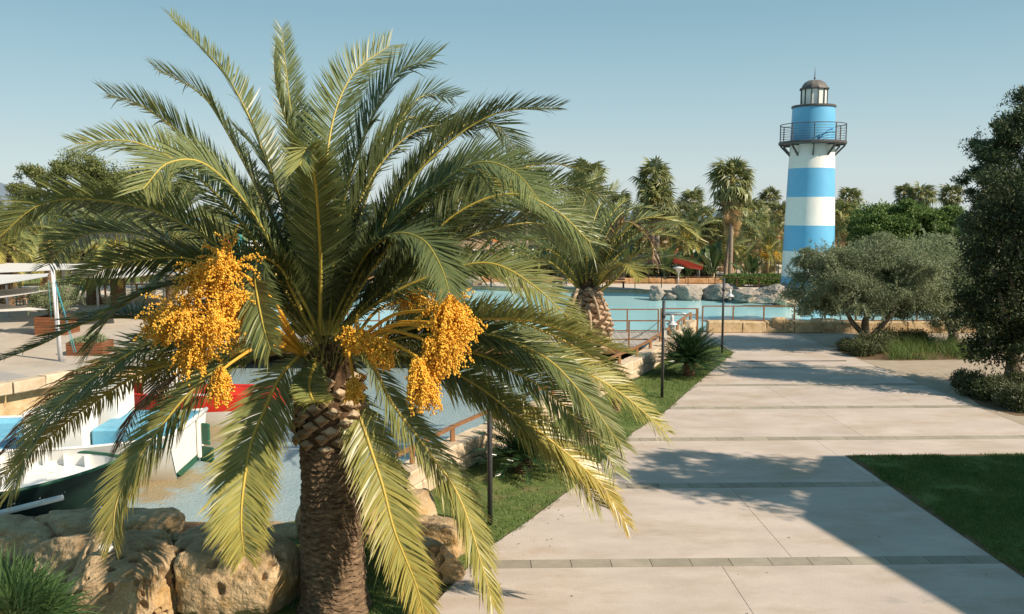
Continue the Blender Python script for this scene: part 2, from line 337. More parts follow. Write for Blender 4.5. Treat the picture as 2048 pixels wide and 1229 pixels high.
M['ficus'] = leafmat('green_leaf', [(0, (0.07, 0.13, 0.03)), (0.6, (0.135, 0.21, 0.055)), (1, (0.20, 0.28, 0.09))], rough=0.6, trans=0.25, spec=0.2)
M['banana'] = leafmat('banana_leaf', [(0, (0.03, 0.06, 0.015)), (0.6, (0.065, 0.11, 0.03)), (1, (0.12, 0.16, 0.05))], rough=0.35, trans=0.2)
M['dwarf'] = leafmat('dwarf_palm_leaf', [(0, (0.06, 0.12, 0.04)), (0.3, (0.11, 0.19, 0.065)), (1, (0.30, 0.33, 0.12))], rough=0.4, trans=0.3)
M['cycad'] = leafmat('cycad_leaf', [(0, (0.02, 0.05, 0.018)), (0.6, (0.04, 0.085, 0.028)), (1, (0.10, 0.13, 0.04))], rough=0.28, trans=0.1, spec=0.5)
M['shrub'] = leafmat('shrub_leaf', [(0, (0.045, 0.06, 0.02)), (0.6, (0.10, 0.125, 0.04)), (0.9, (0.16, 0.17, 0.06)), (1, (0.55, 0.5, 0.42))], rough=0.6, trans=0.2)
M['thatch'] = mat('thatch', (0.20, 0.13, 0.07), (0.32, 0.23, 0.14), scale=2, rough=1, bump=0.7, bscale=5, bdist=0.1)
M['trim'] = mat('white_trim', (0.66, 0.62, 0.56), rough=0.7)
M['orange'] = mat('orange_paint', (0.62, 0.17, 0.03), rough=0.6)
M['slide'] = mat('red_slide', (0.60, 0.06, 0.03), rough=0.35, spec=0.5)
M['teal'] = mat('teal_plastic', (0.05, 0.42, 0.45), rough=0.5)
M['wicker'] = mat('tan_wicker', (0.42, 0.27, 0.15), (0.52, 0.36, 0.22), scale=30, rough=0.8)
M['yellow'] = mat('yellow_paint', (0.65, 0.42, 0.04), rough=0.5)
M['building'] = mat('render_wall', (0.55, 0.48, 0.40), (0.60, 0.53, 0.45), scale=1, rough=0.9)
M['darkgap'] = mat('dark_wood', (0.03, 0.022, 0.016), (0.06, 0.045, 0.03), scale=5, rough=0.9)
M['bench'] = mat('bench_wood', (0.06, 0.035, 0.025), rough=0.7)
M['hill'] = mat('hazed_hill', (0.16, 0.20, 0.24), (0.19, 0.23, 0.27), scale=0.002, rough=1)  # pale blue-grey of distant haze is put into the hill colour
M['sea'] = mat('sea', (0.04, 0.10, 0.14), rough=0.25)

def watermat(name, shallow, deep, sand, pos, scale, bump, bscale, rough):
    m = mat(name, shallow, deep, scale=scale, rough=rough, spec=0.5, bump=bump, bscale=bscale, c3=sand, c3pos=pos, c3scale=scale*1.7, bdist=0.05)
    return m
M['pool'] = watermat('pool_water', (0.32, 0.62, 0.67), (0.40, 0.68, 0.71), (0.47, 0.69, 0.69), (0.55, 0.8), 0.10, 0.30, 3.0, 0.16)
M['pond'] = watermat('pond_water', (0.27, 0.36, 0.37), (0.33, 0.41, 0.41), (0.24, 0.33, 0.34), (0.55, 0.8), 0.5, 0.8, 16.0, 0.16)
# ------------------------------------------------------------------ the setting
YAW = math.radians(1.44)
cy_, sy_ = math.cos(YAW), math.sin(YAW)
def loc2w(a, b): return (a*cy_ - b*sy_, a*sy_ + b*cy_)        # paving frame (a across, b along) to world
def w2loc(x, y): return (x*cy_ + y*sy_, -x*sy_ + y*cy_)

def fill(name, outer, holes, z, m, kind='structure', parent=None):
    bm = bmesh.new(); es = []
    for lp in [outer] + holes:
        vs = [bm.verts.new((p[0], p[1], z)) for p in lp]
        es += [bm.edges.new((vs[i], vs[(i+1) % len(vs)])) for i in range(len(vs))]
    bmesh.ops.triangle_fill(bm, use_beauty=True, edges=es)
    for f in bm.faces:
        if f.normal.z < 0: f.normal_flip()
    me = bpy.data.meshes.new(name); bm.to_mesh(me); bm.free(); me.materials.append(m)
    return tag(link(name, me, parent), kind=kind)

def pip(poly, X, Y):
    X = np.asarray(X); Y = np.asarray(Y); c = np.zeros(X.shape, bool); n = len(poly)
    for i in range(n):
        x1, y1 = poly[i][:2]; x2, y2 = poly[(i+1) % n][:2]
        k = ((y1 > Y) != (y2 > Y)) & (X < (x2-x1)*(Y-y1)/((y2-y1) if y2 != y1 else 1e-9) + x1)
        c ^= k
    return c
def offset_line(pts, d):
    pts = np.asarray(pts, float)[:, :2]; T = nrm(np.gradient(pts, axis=0)); return pts + d*np.stack([T[:, 1], -T[:, 0]], -1)

# wall beside the lawn, seen from the lawn side (foot of the wall), near end to far end
wallfoot = [G(818, 1012)[:2], G(925, 944)[:2], G(1100, 850)[:2], G(1225, 783)[:2], G(1302, 742)[:2], G(1356, 700)[:2], G(1392, 668)[:2]]
wallin = offset_line(wallfoot, -0.5)                                # water side
POND_Z, POOL_Z = -0.9, -0.25
shore_near = [(-14.5, 15.6), (-9.0, 15.2), (-6.0, 14.9), (-4.2, 14.8), (-2.9, 15.4)]
quay = [(-19.0, 22.3), (-15.6, 25.2), (-13.6, 29.0), (-11.6, 34.5)]      # plaza edge with the low block wall
lag = [(-24, 15.8)] + shore_near + [tuple(p) for p in wallin] + \
      [(8.6, 40.1), (10, 40.2), (16, 40.1), (24, 40.0), (34, 40.0), (34, 47), (27, 50), (20, 51.5), (17.5, 54.5), (14.5, 57.2), (11.5, 60.3), (8, 61.5), (0, 62.5), (-3, 64.5), (-8, 66.5), (-14, 67),
       (-16, 60), (-14.5, 52), (-13.5, 44), (-12, 39.5), (-11.6, 34.5)] + quay[::-1][1:] + [(-24, 20.5)]
g = fill('ground', [(-3000, -400), (3000, -400), (3000, 420), (-3000, 420)], [lag], -0.02, M['farland'])
bed = fill('lagoon_bed', [(-40, 10), (40, 10), (40, 75), (-40, 75)], [], -1.6, M['sand'])
rim = MB()
for i in range(len(lag)):
    a, b = lag[i], lag[(i+1) % len(lag)]
    rim.add([(a[0], a[1], -1.6), (b[0], b[1], -1.6), (b[0], b[1], -0.02), (a[0], a[1], -0.02)], [[0, 1, 2, 3]])
tag(rim.build('lagoon_edge', M['block']), kind='structure')

# water: two sheets, split under the footbridge
def split_y(poly, y0, keep_above):
    out = []
    for i in range(len(poly)):
        a, b = poly[i], poly[(i+1) % len(poly)]
        ia = (a[1] >= y0) == keep_above; ib = (b[1] >= y0) == keep_above
        if ia: out.append(a)
        if ia != ib:
            t = (y0-a[1])/(b[1]-a[1]); out.append((a[0]+t*(b[0]-a[0]), y0))
    return out
DAM = 37.0
fill('pool_water', split_y(lag, DAM, True), [], POOL_Z, M['pool'])
dam = MB(); dam.box((-2, DAM, -0.9), (24, 0.3, 1.38)); tag(dam.build('dam_wall', M['darkgap']), kind='structure')
# pond water with the sandy shallow painted on its bed colour
pz = M['pond']; t = pz.node_tree; N_ = t.nodes; L_ = t.links
bsdf = [n for n in N_ if n.type == 'BSDF_PRINCIPLED'][0]; src = bsdf.inputs['Base Color'].links[0].from_socket
at = N_.new('ShaderNodeAttribute'); at.attribute_name = 'yel'; mx = N_.new('ShaderNodeMix'); mx.data_type = 'RGBA'
sn = N_.new('ShaderNodeTexNoise'); sn.inputs['Scale'].default_value = 2.2; sn.inputs['Detail'].default_value = 7; sn.inputs['Roughness'].default_value = 0.7
tc_ = N_.new('ShaderNodeTexCoord'); L_.new(tc_.outputs['Object'], sn.inputs['Vector'])
ma = N_.new('ShaderNodeMath'); ma.operation = 'ADD'; ma.inputs[1].default_value = -0.5; L_.new(sn.outputs['Fac'], ma.inputs[0])
mb_ = N_.new('ShaderNodeMath'); mb_.operation = 'MULTIPLY_ADD'; mb_.inputs[1].default_value = 2.2; L_.new(ma.outputs[0], mb_.inputs[0]); L_.new(at.outputs['Fac'], mb_.inputs[2])
mr_ = N_.new('ShaderNodeMapRange'); mr_.inputs[1].default_value = 0.3; mr_.inputs[2].default_value = 0.75; mr_.inputs[4].default_value = 0.9; L_.new(mb_.outputs[0], mr_.inputs[0])
L_.new(mr_.outputs[0], mx.inputs[0]); L_.new(src, mx.inputs[6]); mx.inputs[7].default_value = (0.34, 0.25, 0.12, 1); L_.new(mx.outputs[2], bsdf.inputs['Base Color'])
gxs, gys = np.meshgrid(np.linspace(-24, 9, 133), np.linspace(14.6, DAM, 91), indexing='ij')
pondpoly = split_y(lag, DAM, False)
V = np.stack([gxs, gys, np.full(gxs.shape, POND_Z)], -1).reshape(-1, 3)
i, j = np.meshgrid(np.arange(132), np.arange(90), indexing='ij'); q = (i*91+j).ravel(); Fq = np.stack([q, q+91, q+92, q+1], -1)
yy = np.zeros(len(V))
for (u, v, rx, ry, w) in [(400, 870, 1.6, 2.3, 1.1), (470, 850, 1.8, 1.6, 1.0), (330, 960, 1.3, 1.1, 1.1), (300, 990, 1.0, .7, .9), (430, 930, .8, 1.2, .5)]:
    c = G(u, v, POND_Z); yy = np.maximum(yy, w*np.clip(1.25 - np.hypot((V[:, 0]-c[0])/rx, (V[:, 1]-c[1])/ry), 0, 1))
wm = MB(); wm.add(V, Fq, 0, yy, True); tag(wm.build('pond_water', M['pond']), kind='structure')

# plaza on the left
plaza = [(-60, 21)] + [(-24, 20.9)] + quay + [(-12, 39.5), (-13.5, 44), (-14.5, 52), (-60, 52)]
fill('plaza', plaza, [], 0.0, M['plaza'])
fill('grey_paving', [(-40, 21.6), (-19.0, 22.9), (-15.9, 25.5), (-15.2, 28.0), (-17, 29.2), (-40, 31)], [], 0.006, M['greypave'])
fill('quay_walk', [(-40, 19.5), (-24, 19.9), (-19.2, 21.9), (-19, 22.2), (-24, 20.85), (-40, 20.6)], [], 0.003, M['plaza'])
fill('beach_walk', [(-75, 53.2), (-14.7, 53.2), (-16.2, 60), (-14.2, 67.4), (-20, 72), (-75, 62)], [], 0.0, M['sand'])
fill('far_lawn', [(-75, 62), (-30, 64.5), (-26, 74), (-75, 80)], [], 0.012, M['ficus'] if False else M['turf'])
fill('promenade', [(-14.2, 67.2), (-8, 66.7), (-3, 64.7), (0, 62.7), (8, 61.7), (11.5, 60.5), (14.5, 60), (30, 60), (30, 70), (-14, 73)], [], 0.0, M['sand'])
fill('far_terrace', [(8, 76), (40, 76), (40, 100), (8, 100)], [], 0.0, M['sand'])

# paving: edges as functions of the distance along
Ledge = sorted([w2loc(*G(u, v)[:2])[::-1] for u, v in [(830, 1260), (850, 1223), (890, 1172), (935, 1137), (975, 1097), (1060, 1040), (1145, 976), (1175, 945), (1200, 925), (1262, 868), (1335, 820), (1385, 775), (1420, 745), (1468, 706)]])
Lb = [p[0] for p in Ledge]; La = [p[1] for p in Ledge]
left_edge = lambda b: float(np.interp(b, Lb, La))
lawn_cor = w2loc(*G(1690, 912)[:2]); RC = lawn_cor[1]
RA = 0.5*(lawn_cor[0] + w2loc(*G(2048, 1145)[:2])[0])
def right_edge(b): return RA if b < RC else 13.6
LAWN_END = w2loc(*G(1468, 706)[:2])[1]
bands = [w2loc(*G(1200, v)[:2])[1] for v in (1127, 973, 880, 817.5, 772, 737)]
base = fill('path', [loc2w(-6, 2), loc2w(40, 2), loc2w(40, 40.0), loc2w(left_edge(LAWN_END)+.2, 40.0), loc2w(left_edge(LAWN_END)-.4, LAWN_END-.2)] + [loc2w(a-.25, b) for b, a in Ledge[::-1][1:]], [], -0.008, M['darkgap'])
def strip_poly(b0, b1, a0, a1):
    """paving strip between two distances, clipped by the edges of the path; a0/a1 None = path edge"""
    k = 7; bs = np.linspace(b0, b1, k)
    lft = [(left_edge(b) if a0 is None else max(a0, left_edge(b)), b) for b in bs]
    rgt = [(max(a1, left_edge(b)), b) for b in (b0, b1)]
    pts = lft + rgt[::-1]
    out = []
    for p in pts:
        if not out or math.hypot(p[0]-out[-1][0], p[1]-out[-1][1]) > 1e-3: out.append(p)
    return [loc2w(*p) for p in out]
BW = 0.31
def slab(b0, b1, a0, a1, name='slab', m='concrete', z=0.0, h=0.05):
    poly = strip_poly(b0, b1, a0, a1)
    if len(poly) < 3: return
    k = MB(); k.prism(poly, z-h, z)
    link(name, k.mesh(name, M[m]), base)
gap = 0.0045
bb = [3.0] + bands
for n_ in range(len(bb)):
    b0 = bb[n_] + (BW/2 + gap if n_ else 0); b1 = (bb[n_+1] - BW/2 - gap) if n_+1 < len(bb) else 40.0
    joints = [w2loc(*G(u, v)[:2])[0] for u, v in {0: [(1475, 1180)], 1: [(1523, 1046)], 2: [(1655, 897)], 3: [(1680, 845)], 4: [(1560, 790), (1800, 795)], 5: [(1560, 752), (1750, 752)], 6: [(1560, 700), (1700, 705)]}[min(n_, 6)]]
    joints = [j for j in joints if j > max(left_edge(b0), left_edge(b1)) + .1]
    cuts = [None] + [j for j in joints] + [right_edge((b0+b1)/2)]
    if b0 < RC < b1:                       # this strip meets the corner of the shaded lawn
        for (c0, c1, e0, e1) in ((None, joints[0]-gap, b0, b1), (joints[0]+gap, RA, b0, b1), (RA, 13.6, RC, b1)):
            slab(e0, e1, c0, c1)
        continue
    for k_ in range(len(cuts)-1):
        slab(b0, b1, None if cuts[k_] is None else cuts[k_]+gap, cuts[k_+1]-(gap if k_+2 < len(cuts) else 0))
tw = 0.62
for bi, b in enumerate(bands):
    x0 = left_edge(b); x1 = right_edge(b); a = x0; off = (bi*0.23) % tw
    x0 = min(left_edge(b-BW/2), left_edge(b+BW/2)); e = math.floor(x0/tw)*tw + off - tw
    xm = max(left_edge(b-BW/2), left_edge(b+BW/2)); started = False
    while e < x1:
        s0 = e + 0.005; s1 = min(e+tw, x1) - 0.005
        if s1 > xm + .06 and s1 - s0 > .05: slab(b-BW/2, b+BW/2, s0 if started else None, s1, 'paver', 'paver', z=0.003 + rnd.uniform(-.001, .001)); started = True
        e += tw
# brown drain across the path
dr = MB(); b_ = w2loc(*G(1560, 723)[:2])[1]
dr.box((*loc2w((left_edge(LAWN_END)+13)/2, b_), 0.006), (13-left_edge(LAWN_END), 0.10, 0.012), rz=YAW)
tag(dr.build('drain_channel', M['bench']), kind='structure')
fill('side_path', [loc2w(13.6, RC), loc2w(60, RC), loc2w(60, 39.9), loc2w(13.6, 39.9)], [], 0.004, M['tanpave'])
mg = fill('lawn_edge_soil', [loc2w(RA-.06, 2), loc2w(30, 2), loc2w(30, RC+.03), loc2w(RA-.06, RC+.03)], [], 0.006, M['soil'])

# lawns
lawn_poly = [tuple(p) for p in wallfoot] + [loc2w(left_edge(LAWN_END)-.02, LAWN_END)] + [loc2w(a-.02, b) for b, a in Ledge[::-1][1:]] + [(-3.0, 9.0), (-7.5, 9.0), (-7.5, 13.0), (-4.4, 14.6), (-2.9, 15.3)]
lawn = fill('lawn', lawn_poly, [], 0.0, M['turf'])
shade_poly = [loc2w(RA+.10, 2), loc2w(30, 2), loc2w(30, RC-.12), loc2w(RA+.10, RC-.12)]
lawn2 = fill('shaded_lawn', shade_poly, [], 0.012, M['turf'])
fill('soil_bank', [(-30, 6), (-3, 6), (-3.2, 9.5), (-4.0, 13), (-4.2, 14.8), (-6, 14.9), (-9, 15.2), (-14.5, 15.6), (-24, 15.8), (-30, 15.8)], [], -0.005, M['soil'])

def blades(name, poly, n, h, w, seed, xr, yr, z=0.0, dens=None, lean=0.5, dry=0.25, mt='blade', root=None):
    r = np.random.default_rng(seed); X = r.uniform(*xr, n); Y = yr[0] + (yr[1]-yr[0])*r.random(n)**(dens or 1.0)
    k = pip(poly, X, Y); X, Y = X[k], Y[k]; n = len(X)
    pt = vnoise(np.stack([X*1.3, Y*1.3, X*0], -1), 3) + .5*vnoise(np.stack([X*4, Y*4, X*0], -1), 5)
    keep = r.random(n) > np.clip((pt-0.22)*1.8, 0, 0.93); X, Y, pt = X[keep], Y[keep], pt[keep]; n = len(X)
    hh = h*(0.6 + 0.8*r.random(n)); th = r.uniform(0, 2*np.pi, n); ww = w*(.7+.6*r.random(n))*(1+Y/60)
    bx, by = np.cos(th)*ww/2, np.sin(th)*ww/2; le = r.normal(0, lean, (n, 2))*hh[:, None]
    V = np.zeros((n, 3, 3)); V[:, 0] = np.stack([X-bx, Y-by, np.full(n, z)], -1); V[:, 1] = np.stack([X+bx, Y+by, np.full(n, z)], -1)
    V[:, 2] = np.stack([X+le[:, 0], Y+le[:, 1], z+hh], -1)
    q = np.arange(n)[:, None]*3; Fc = np.concatenate([q, q+1, q+2], -1)
    col = np.clip(0.35 + 0.25*r.normal(size=n) + dry*pt, 0, 1)
    m_ = MB(); m_.add(V.reshape(-1, 3), Fc, 0, np.repeat(col, 3)); return tag(m_.build(name, M[mt]), kind='stuff', label=root[0] if root else None, cat=root[1] if root else None)
grass_poly = lawn_poly[:7] + [loc2w(a+.05+.05*math.sin(b*5.3)+.04*math.sin(b*13.1), b) for b, a in [(q, left_edge(q)) for q in np.linspace(LAWN_END, 9.5, 160)]] + lawn_poly[-6:]
blades('grass', grass_poly, 330000, 0.05, 0.010, 1, (-7.5, 9), (9, 34.5), dens=1.15, root=('short green turf growing on the strip between path and pond wall', 'grass'))
blades('grass', [loc2w(RA-.02+.05*math.sin(q*4.7)+.03*math.sin(q*15), q) for q in np.linspace(2, RC, 120)] + [loc2w(30, RC+.02), loc2w(30, 2)], 190000, 0.045, 0.010, 2, (6.5, 14), (10.5, 20), root=('dark shaded turf at the right edge of the path', 'grass'), z=0.012)

# far hills and the sea
hl = MB(); th = np.linspace(math.radians(-62), math.radians(-24), 60); Rr = 3600
zt = 60 + 55*fbm(np.stack([th*9, th*0, th*0], -1), 4, 3) + 40*np.exp(-((th+.56)/.13)**2)
zt *= np.clip((th[-1]-th)/.08, 0, 1)**.5
front = np.stack([np.sin(th)*Rr, np.cos(th)*Rr, np.full(60, -2.0)], -1); top = np.stack([np.sin(th)*(Rr+500), np.cos(th)*(Rr+500), zt], -1)
back = np.stack([np.sin(th)*(Rr+1500), np.cos(th)*(Rr+1500), np.full(60, -2.0)], -1); V = np.concatenate([front, top, back])
q = np.arange(59); hl.add(V, np.concatenate([np.stack([q, q+1, q+61, q+60], -1), np.stack([q+60, q+61, q+121, q+120], -1)]), smooth=True)
tag(hl.build('distant_hills', M['hill']), kind='structure')
fill('sea', [(-9000, 420), (9000, 420), (9000, 15000), (-9000, 15000)], [], -0.5, M['sea'])

# dry leaves blown along the edges of the path
r = np.random.default_rng(12); n = 260; bq = r.uniform(11, 33, n); aq = np.array([left_edge(b) for b in bq]) + .1 + np.abs(r.normal(0, .55, n)); far_ = r.random(n) < .3; aq[far_] = r.uniform(0, 12, far_.sum()); aq = np.maximum(aq, [left_edge(b)+.05 for b in bq])
th = r.uniform(0, 6.28, n); sz = r.uniform(.008, .028, n); c = np.array([loc2w(a, b) for a, b in zip(aq, bq)]); V = np.zeros((n, 4, 3))
for k_, (dl, dw) in enumerate([(-1, 0), (0, .4), (1, 0), (0, -.4)]): V[:, k_] = np.stack([c[:, 0]+sz*(dl*np.cos(th)-dw*np.sin(th)), c[:, 1]+sz*(dl*np.sin(th)+dw*np.cos(th)), .008+.008*r.random(n)*(k_ % 2)], -1)
ok = ~((aq > RA) & (bq < RC)); q = np.arange(n)[ok][:, None]*4
lm_ = MB(); lm_.add(V.reshape(-1, 3), np.concatenate([q, q+1, q+2, q+3], 1)); tag(lm_.build('fallen_leaves', M['soil']), 'dry leaf litter scattered over the pale path', 'leaves', kind='stuff')
# ------------------------------------------------------------------ rocks and block walls
def rockmesh(dim, seed, n=14, sq=3.0, amp=0.12, fr=1.3, pits=0, mt='rock', squash=True, pitr=(0.03, 0.09), cuts=7):
    """a cube sphere pulled to a rounded block and broken up by noise"""
    g_ = np.linspace(-1, 1, n+1); A, B = np.meshgrid(g_, g_, indexing='ij'); Vs = []; Fs = []; k = 0
    for ax in range(3):
        for s_ in (-1, 1):
            p = np.zeros((n+1, n+1, 3)); p[..., ax] = s_; p[..., (ax+1) % 3] = A; p[..., (ax+2) % 3] = B*s_
            Vs.append(p.reshape(-1, 3)); i, j = np.meshgrid(np.arange(n), np.arange(n), indexing='ij'); q = (i*(n+1)+j).ravel()+k
            Fs.append(np.stack([q, q+n+1, q+n+2, q+1], -1)); k += (n+1)**2
    V = np.concatenate(Vs); Fc = np.concatenate(Fs)
    V = np.sign(V)*np.abs(np.sin(V*np.pi/4)/math.sin(math.pi/4)); 
    L = (np.abs(V)**sq).sum(1)**(1/sq); D = V/L[:, None]
    rq = np.random.default_rng(seed); off = rq.uniform(-50, 50, 3)
    for _ in range(cuts):
        pn = nrm(rq.normal(size=3)*np.array([1, 1, .8])); lim = rq.uniform(.66, .86); pr = D @ pn; D = D - np.maximum(pr-lim, 0)[:, None]*pn*.92
    nn = fbm(D*fr+off, 5, seed) + .35*(1-2*np.abs(fbm(D*fr*2.6+off, 3, seed+4))); D2 = D*(1+amp*nn)[:, None]
    Pw = D2*np.asarray(dim)/2
    big = np.stack([vnoise(D*0.9+off+a, seed+9+a) for a in range(3)], -1); Pw = Pw + big*np.asarray(dim)*0.05
    Pw = Pw + D*(.010*fbm(Pw*14, 3, seed+2))[:, None]
    # merge duplicate seam vertices
    key = np.round(V*1e4).astype(np.int64); _, idx, inv = np.unique(key, axis=0, return_index=True, return_inverse=True); inv = inv.ravel()
    Pw = Pw[idx]; Fc = inv[Fc]
    if pits:
        r = np.random.default_rng(seed+5); Nn = nrm(Pw/np.asarray(dim)**2*4)
        cand = np.where((Nn[:, 1] < .3) | (Nn[:, 2] > .7))[0]; c = Pw[cand[r.integers(0, len(cand), pits)]]; rad = r.uniform(*pitr, pits)
        for a in range(pits):
            d = np.linalg.norm((Pw-c[a])*np.array([1, 1, r.uniform(.6, 1)]), axis=1); w = np.clip(1-(d/rad[a])**2, 0, 1)
            Pw = Pw - Nn*(w**0.6*rad[a]*1.9)[:, None]
    m_ = MB(); m_.add(Pw, Fc, 0, None, True); return m_, Pw
def rock(label, c, dim, seed, rz=0.0, name='rock', cat='rock', mt='rock', group=None, rx=0.0, **k):
    m_, Pw = rockmesh(dim, seed, **k); me = m_.mesh(name, M[mt]); o = link(name, me)
    o.location = c; o.rotation_euler = (rx, 0, rz); return tag(o, label, cat, group)

# foreground rocks round the foot of the big palm
g1 = 'pitted sandstone rocks along the pond shore'
rock('large honeycombed tan rock full of round holes, in the bottom left', (-5.28, 11.45, 0.22), (2.0, 1.45, 1.46), 21, rz=0.15, n=100, amp=0.05, sq=7, pits=110, group=g1, pitr=(.022, .08))
rock('broad flat-topped rock with a frond shadow, left of the palm trunk', (-3.72, 11.8, 0.18), (1.55, 1.5, 1.36), 22, rz=-0.08, n=60, amp=0.045, sq=8, pits=26, group=g1)
rock('long pale rock lying right of the palm trunk beside the path', (-1.45, 12.75, 0.2), (1.75, .6, .74), 23, rz=-0.60, n=50, amp=0.07, sq=5, pits=12, group=g1)
rock('tall upright rock just behind the palm trunk', (-2.85, 14.1, 0.25), (1.5, .9, .95), 24, rz=0.3, n=30, amp=0.06, sq=5, pits=8, group=g1)
rock('shaded grey rock ridge below the white boat', (-6.9, 14.3, 0.0), (3.0, 1.2, .75), 25, rz=0.05, n=30, amp=0.10, sq=3, group=g1)
rock('low shaded rock at the left edge behind the fan palm', (-8.6, 13.9, 0.0), (2.2, 1.3, .7), 26, n=26, amp=0.1, sq=3, group=g1)
rock('dark rounded rock between boat and front rocks', (-5.0, 13.6, 0.05), (1.5, 1.1, .6), 27, rz=-.2, n=26, amp=0.09, sq=3, group=g1)
rock('dappled rock behind the honeycombed rock', (-6.3, 12.9, 0.1), (2.2, 1.2, .95), 28, rz=.1, n=30, amp=0.1, sq=3.4, group=g1)
rock('small dappled rock wedged behind the two front rocks', (-4.35, 12.75, 0.2), (1.4, 1.0, .9), 29, rz=.3, n=26, amp=0.08, sq=4, pits=6, group=g1)
rock('thin dark slab of rock at the water edge left of the palm', (-4.0, 14.5, -0.1), (2.2, .8, .5), 30, rz=-.1, n=24, amp=0.08, sq=4, group=g1)
rock('pale flat rock at the pond corner behind the trunk', (-1.9, 14.95, 0.12), (1.1, .9, .7), 31, rz=.2, n=24, amp=0.06, sq=5, group=g1)
rock('rough rock at the near end of the pond wall', (-1.35, 13.7, 0.15), (1.3, .8, .65), 33, rz=-.5, n=26, amp=0.08, sq=4, pits=5, group=g1)
rock('small white stone lying on the honeycombed rock', (*P(216, 1140, 11.3)[:2], 0.93), (.17, .14, .12), 34, n=10, amp=.25, name='white_stone', cat='stone', mt='trim', fr=2.5)

def blockwall(name, label, cat, line, hgt, th, blen, courses, mt='block', z=0.0, seed=1, jit=.03, side=-1, rough=0.012):
    r = random.Random(seed); line = np.asarray(line, float)[:, :2]
    seg = np.linalg.norm(np.diff(line, axis=0), axis=1); cum = np.concatenate([[0], np.cumsum(seg)]); T = cum[-1]
    at_ = lambda s: np.array([np.interp(s, cum, line[:, 0]), np.interp(s, cum, line[:, 1])])
    root = thing(name, label, cat, (*line[0], z)); ch = hgt/courses
    for c in range(courses):
        s = -r.uniform(0, .3)*blen*(c % 2)
        while s < T-.05:
            L = blen*r.uniform(.75, 1.25); a, b = max(s, 0), min(s+L, T); s += L
            if b-a < .12: continue
            p, q = at_(a), at_(b); d = q-p; ang = math.atan2(d[1], d[0]); nx, ny = math.sin(ang)*-side, -math.cos(ang)*-side
            k = MB(); w = th*r.uniform(.95, 1.05); hh = ch - .008 + (r.uniform(-jit, jit) if c == courses-1 else 0)
            mid = (p+q)/2
            k.box((mid[0]+nx*th/2*-1, mid[1]+ny*th/2*-1, z+c*ch+hh/2), (math.hypot(*d)-.012, w, hh), rz=ang, bev=.03)
            V = k.v[0]; V += np.array([r.uniform(-1, 1) for _ in range(V.size)]).reshape(V.shape)*rough
            k.build('block', M[mt], root)
    return root
blockwall('stone_wall', 'low pale stone wall with brown handrail between the lawn and the pond', 'wall', wallfoot, 0.62, 0.5, 0.72, 2, 'blocklight', seed=4, side=-1, rough=.008)
blockwall('stone_wall', 'low yellow stone kerb wall at the left edge of the pond', 'wall', [(-27, 19.9)]+quay[:3], 0.38, 0.45, 1.3, 1, 'blocklight', seed=5, side=1)
bw = blockwall('stone_wall', 'row of rough ochre sandstone blocks on the pool edge behind the path', 'wall', [(8.85, 39.6), (13, 39.55), (20, 39.5), (34, 39.3)], 0.50, 0.55, 1.25, 1, 'block', seed=8, side=1, rough=.02)
for (u, wd, hh, sd) in [(1562, .85, .72, 2), (1650, 1.3, .66, 3), (1880, 1.2, .6, 5)]:
    p_ = P(u, 655, 39.2); m_, _ = rockmesh((wd, .8, hh), 40+sd, n=14, sq=5, amp=.05, pits=6)
    m_.v[0] += np.array([p_[0], 39.25, hh/2-.02]); m_.build('block', M['block'], bw)

# handrail on the pond wall
hr = thing('handrail', 'brown steel handrail with short stubs on top of the pond wall', 'handrail', (*wallfoot[0], .6))
mid = offset_line(wallfoot, -0.25); seg = np.linalg.norm(np.diff(mid, axis=0), axis=1); cum = np.concatenate([[0], np.cumsum(seg)])
at_ = lambda s: (float(np.interp(s, cum, mid[:, 0])), float(np.interp(s, cum, mid[:, 1])))
k = MB()
for a, b in zip(mid[:-1], mid[1:]):
    d = b-a; k.box((*((a+b)/2), .93), (np.hypot(*d)+.03, .09, .06), rz=math.atan2(d[1], d[0]))
k.build('rail', M['rail'], hr)
s = .6
while s < cum[-1]:
    p_ = at_(s); k = MB(); k.box((*p_, .76), (.09, .06, .28), rz=.5); k.build('post', M['rail'], hr); s += 1.75

# footbridge
BY0, BY1, BX0, BX1 = 34.7, 39.3, -13.0, 8.75
br = thing('footbridge', 'grey plank footbridge over the lagoon behind the second palm', 'footbridge', (0, 37, 0))
x = BX0
while x < BX1:
    k = MB(); l0 = BY0 + (0 if x < 7.9 else .8); k.box((x+.075, (l0+BY1)/2, -.012+rnd.uniform(-.003, .003)), (.140, BY1-l0, .03), rz=0); k.build('plank', M['deckwood'], br); x += .152
k = MB(); k.box(((BX0+BX1)/2-.4, BY0-.04, -.10), (BX1-BX0-.8, .08, .24)); k.build('beam', M['rail'], br)
k = MB(); k.box(((BX0+BX1)/2, BY1+.045, -.10), (BX1-BX0, .08, .22)); k.build('beam', M['rail'], br)

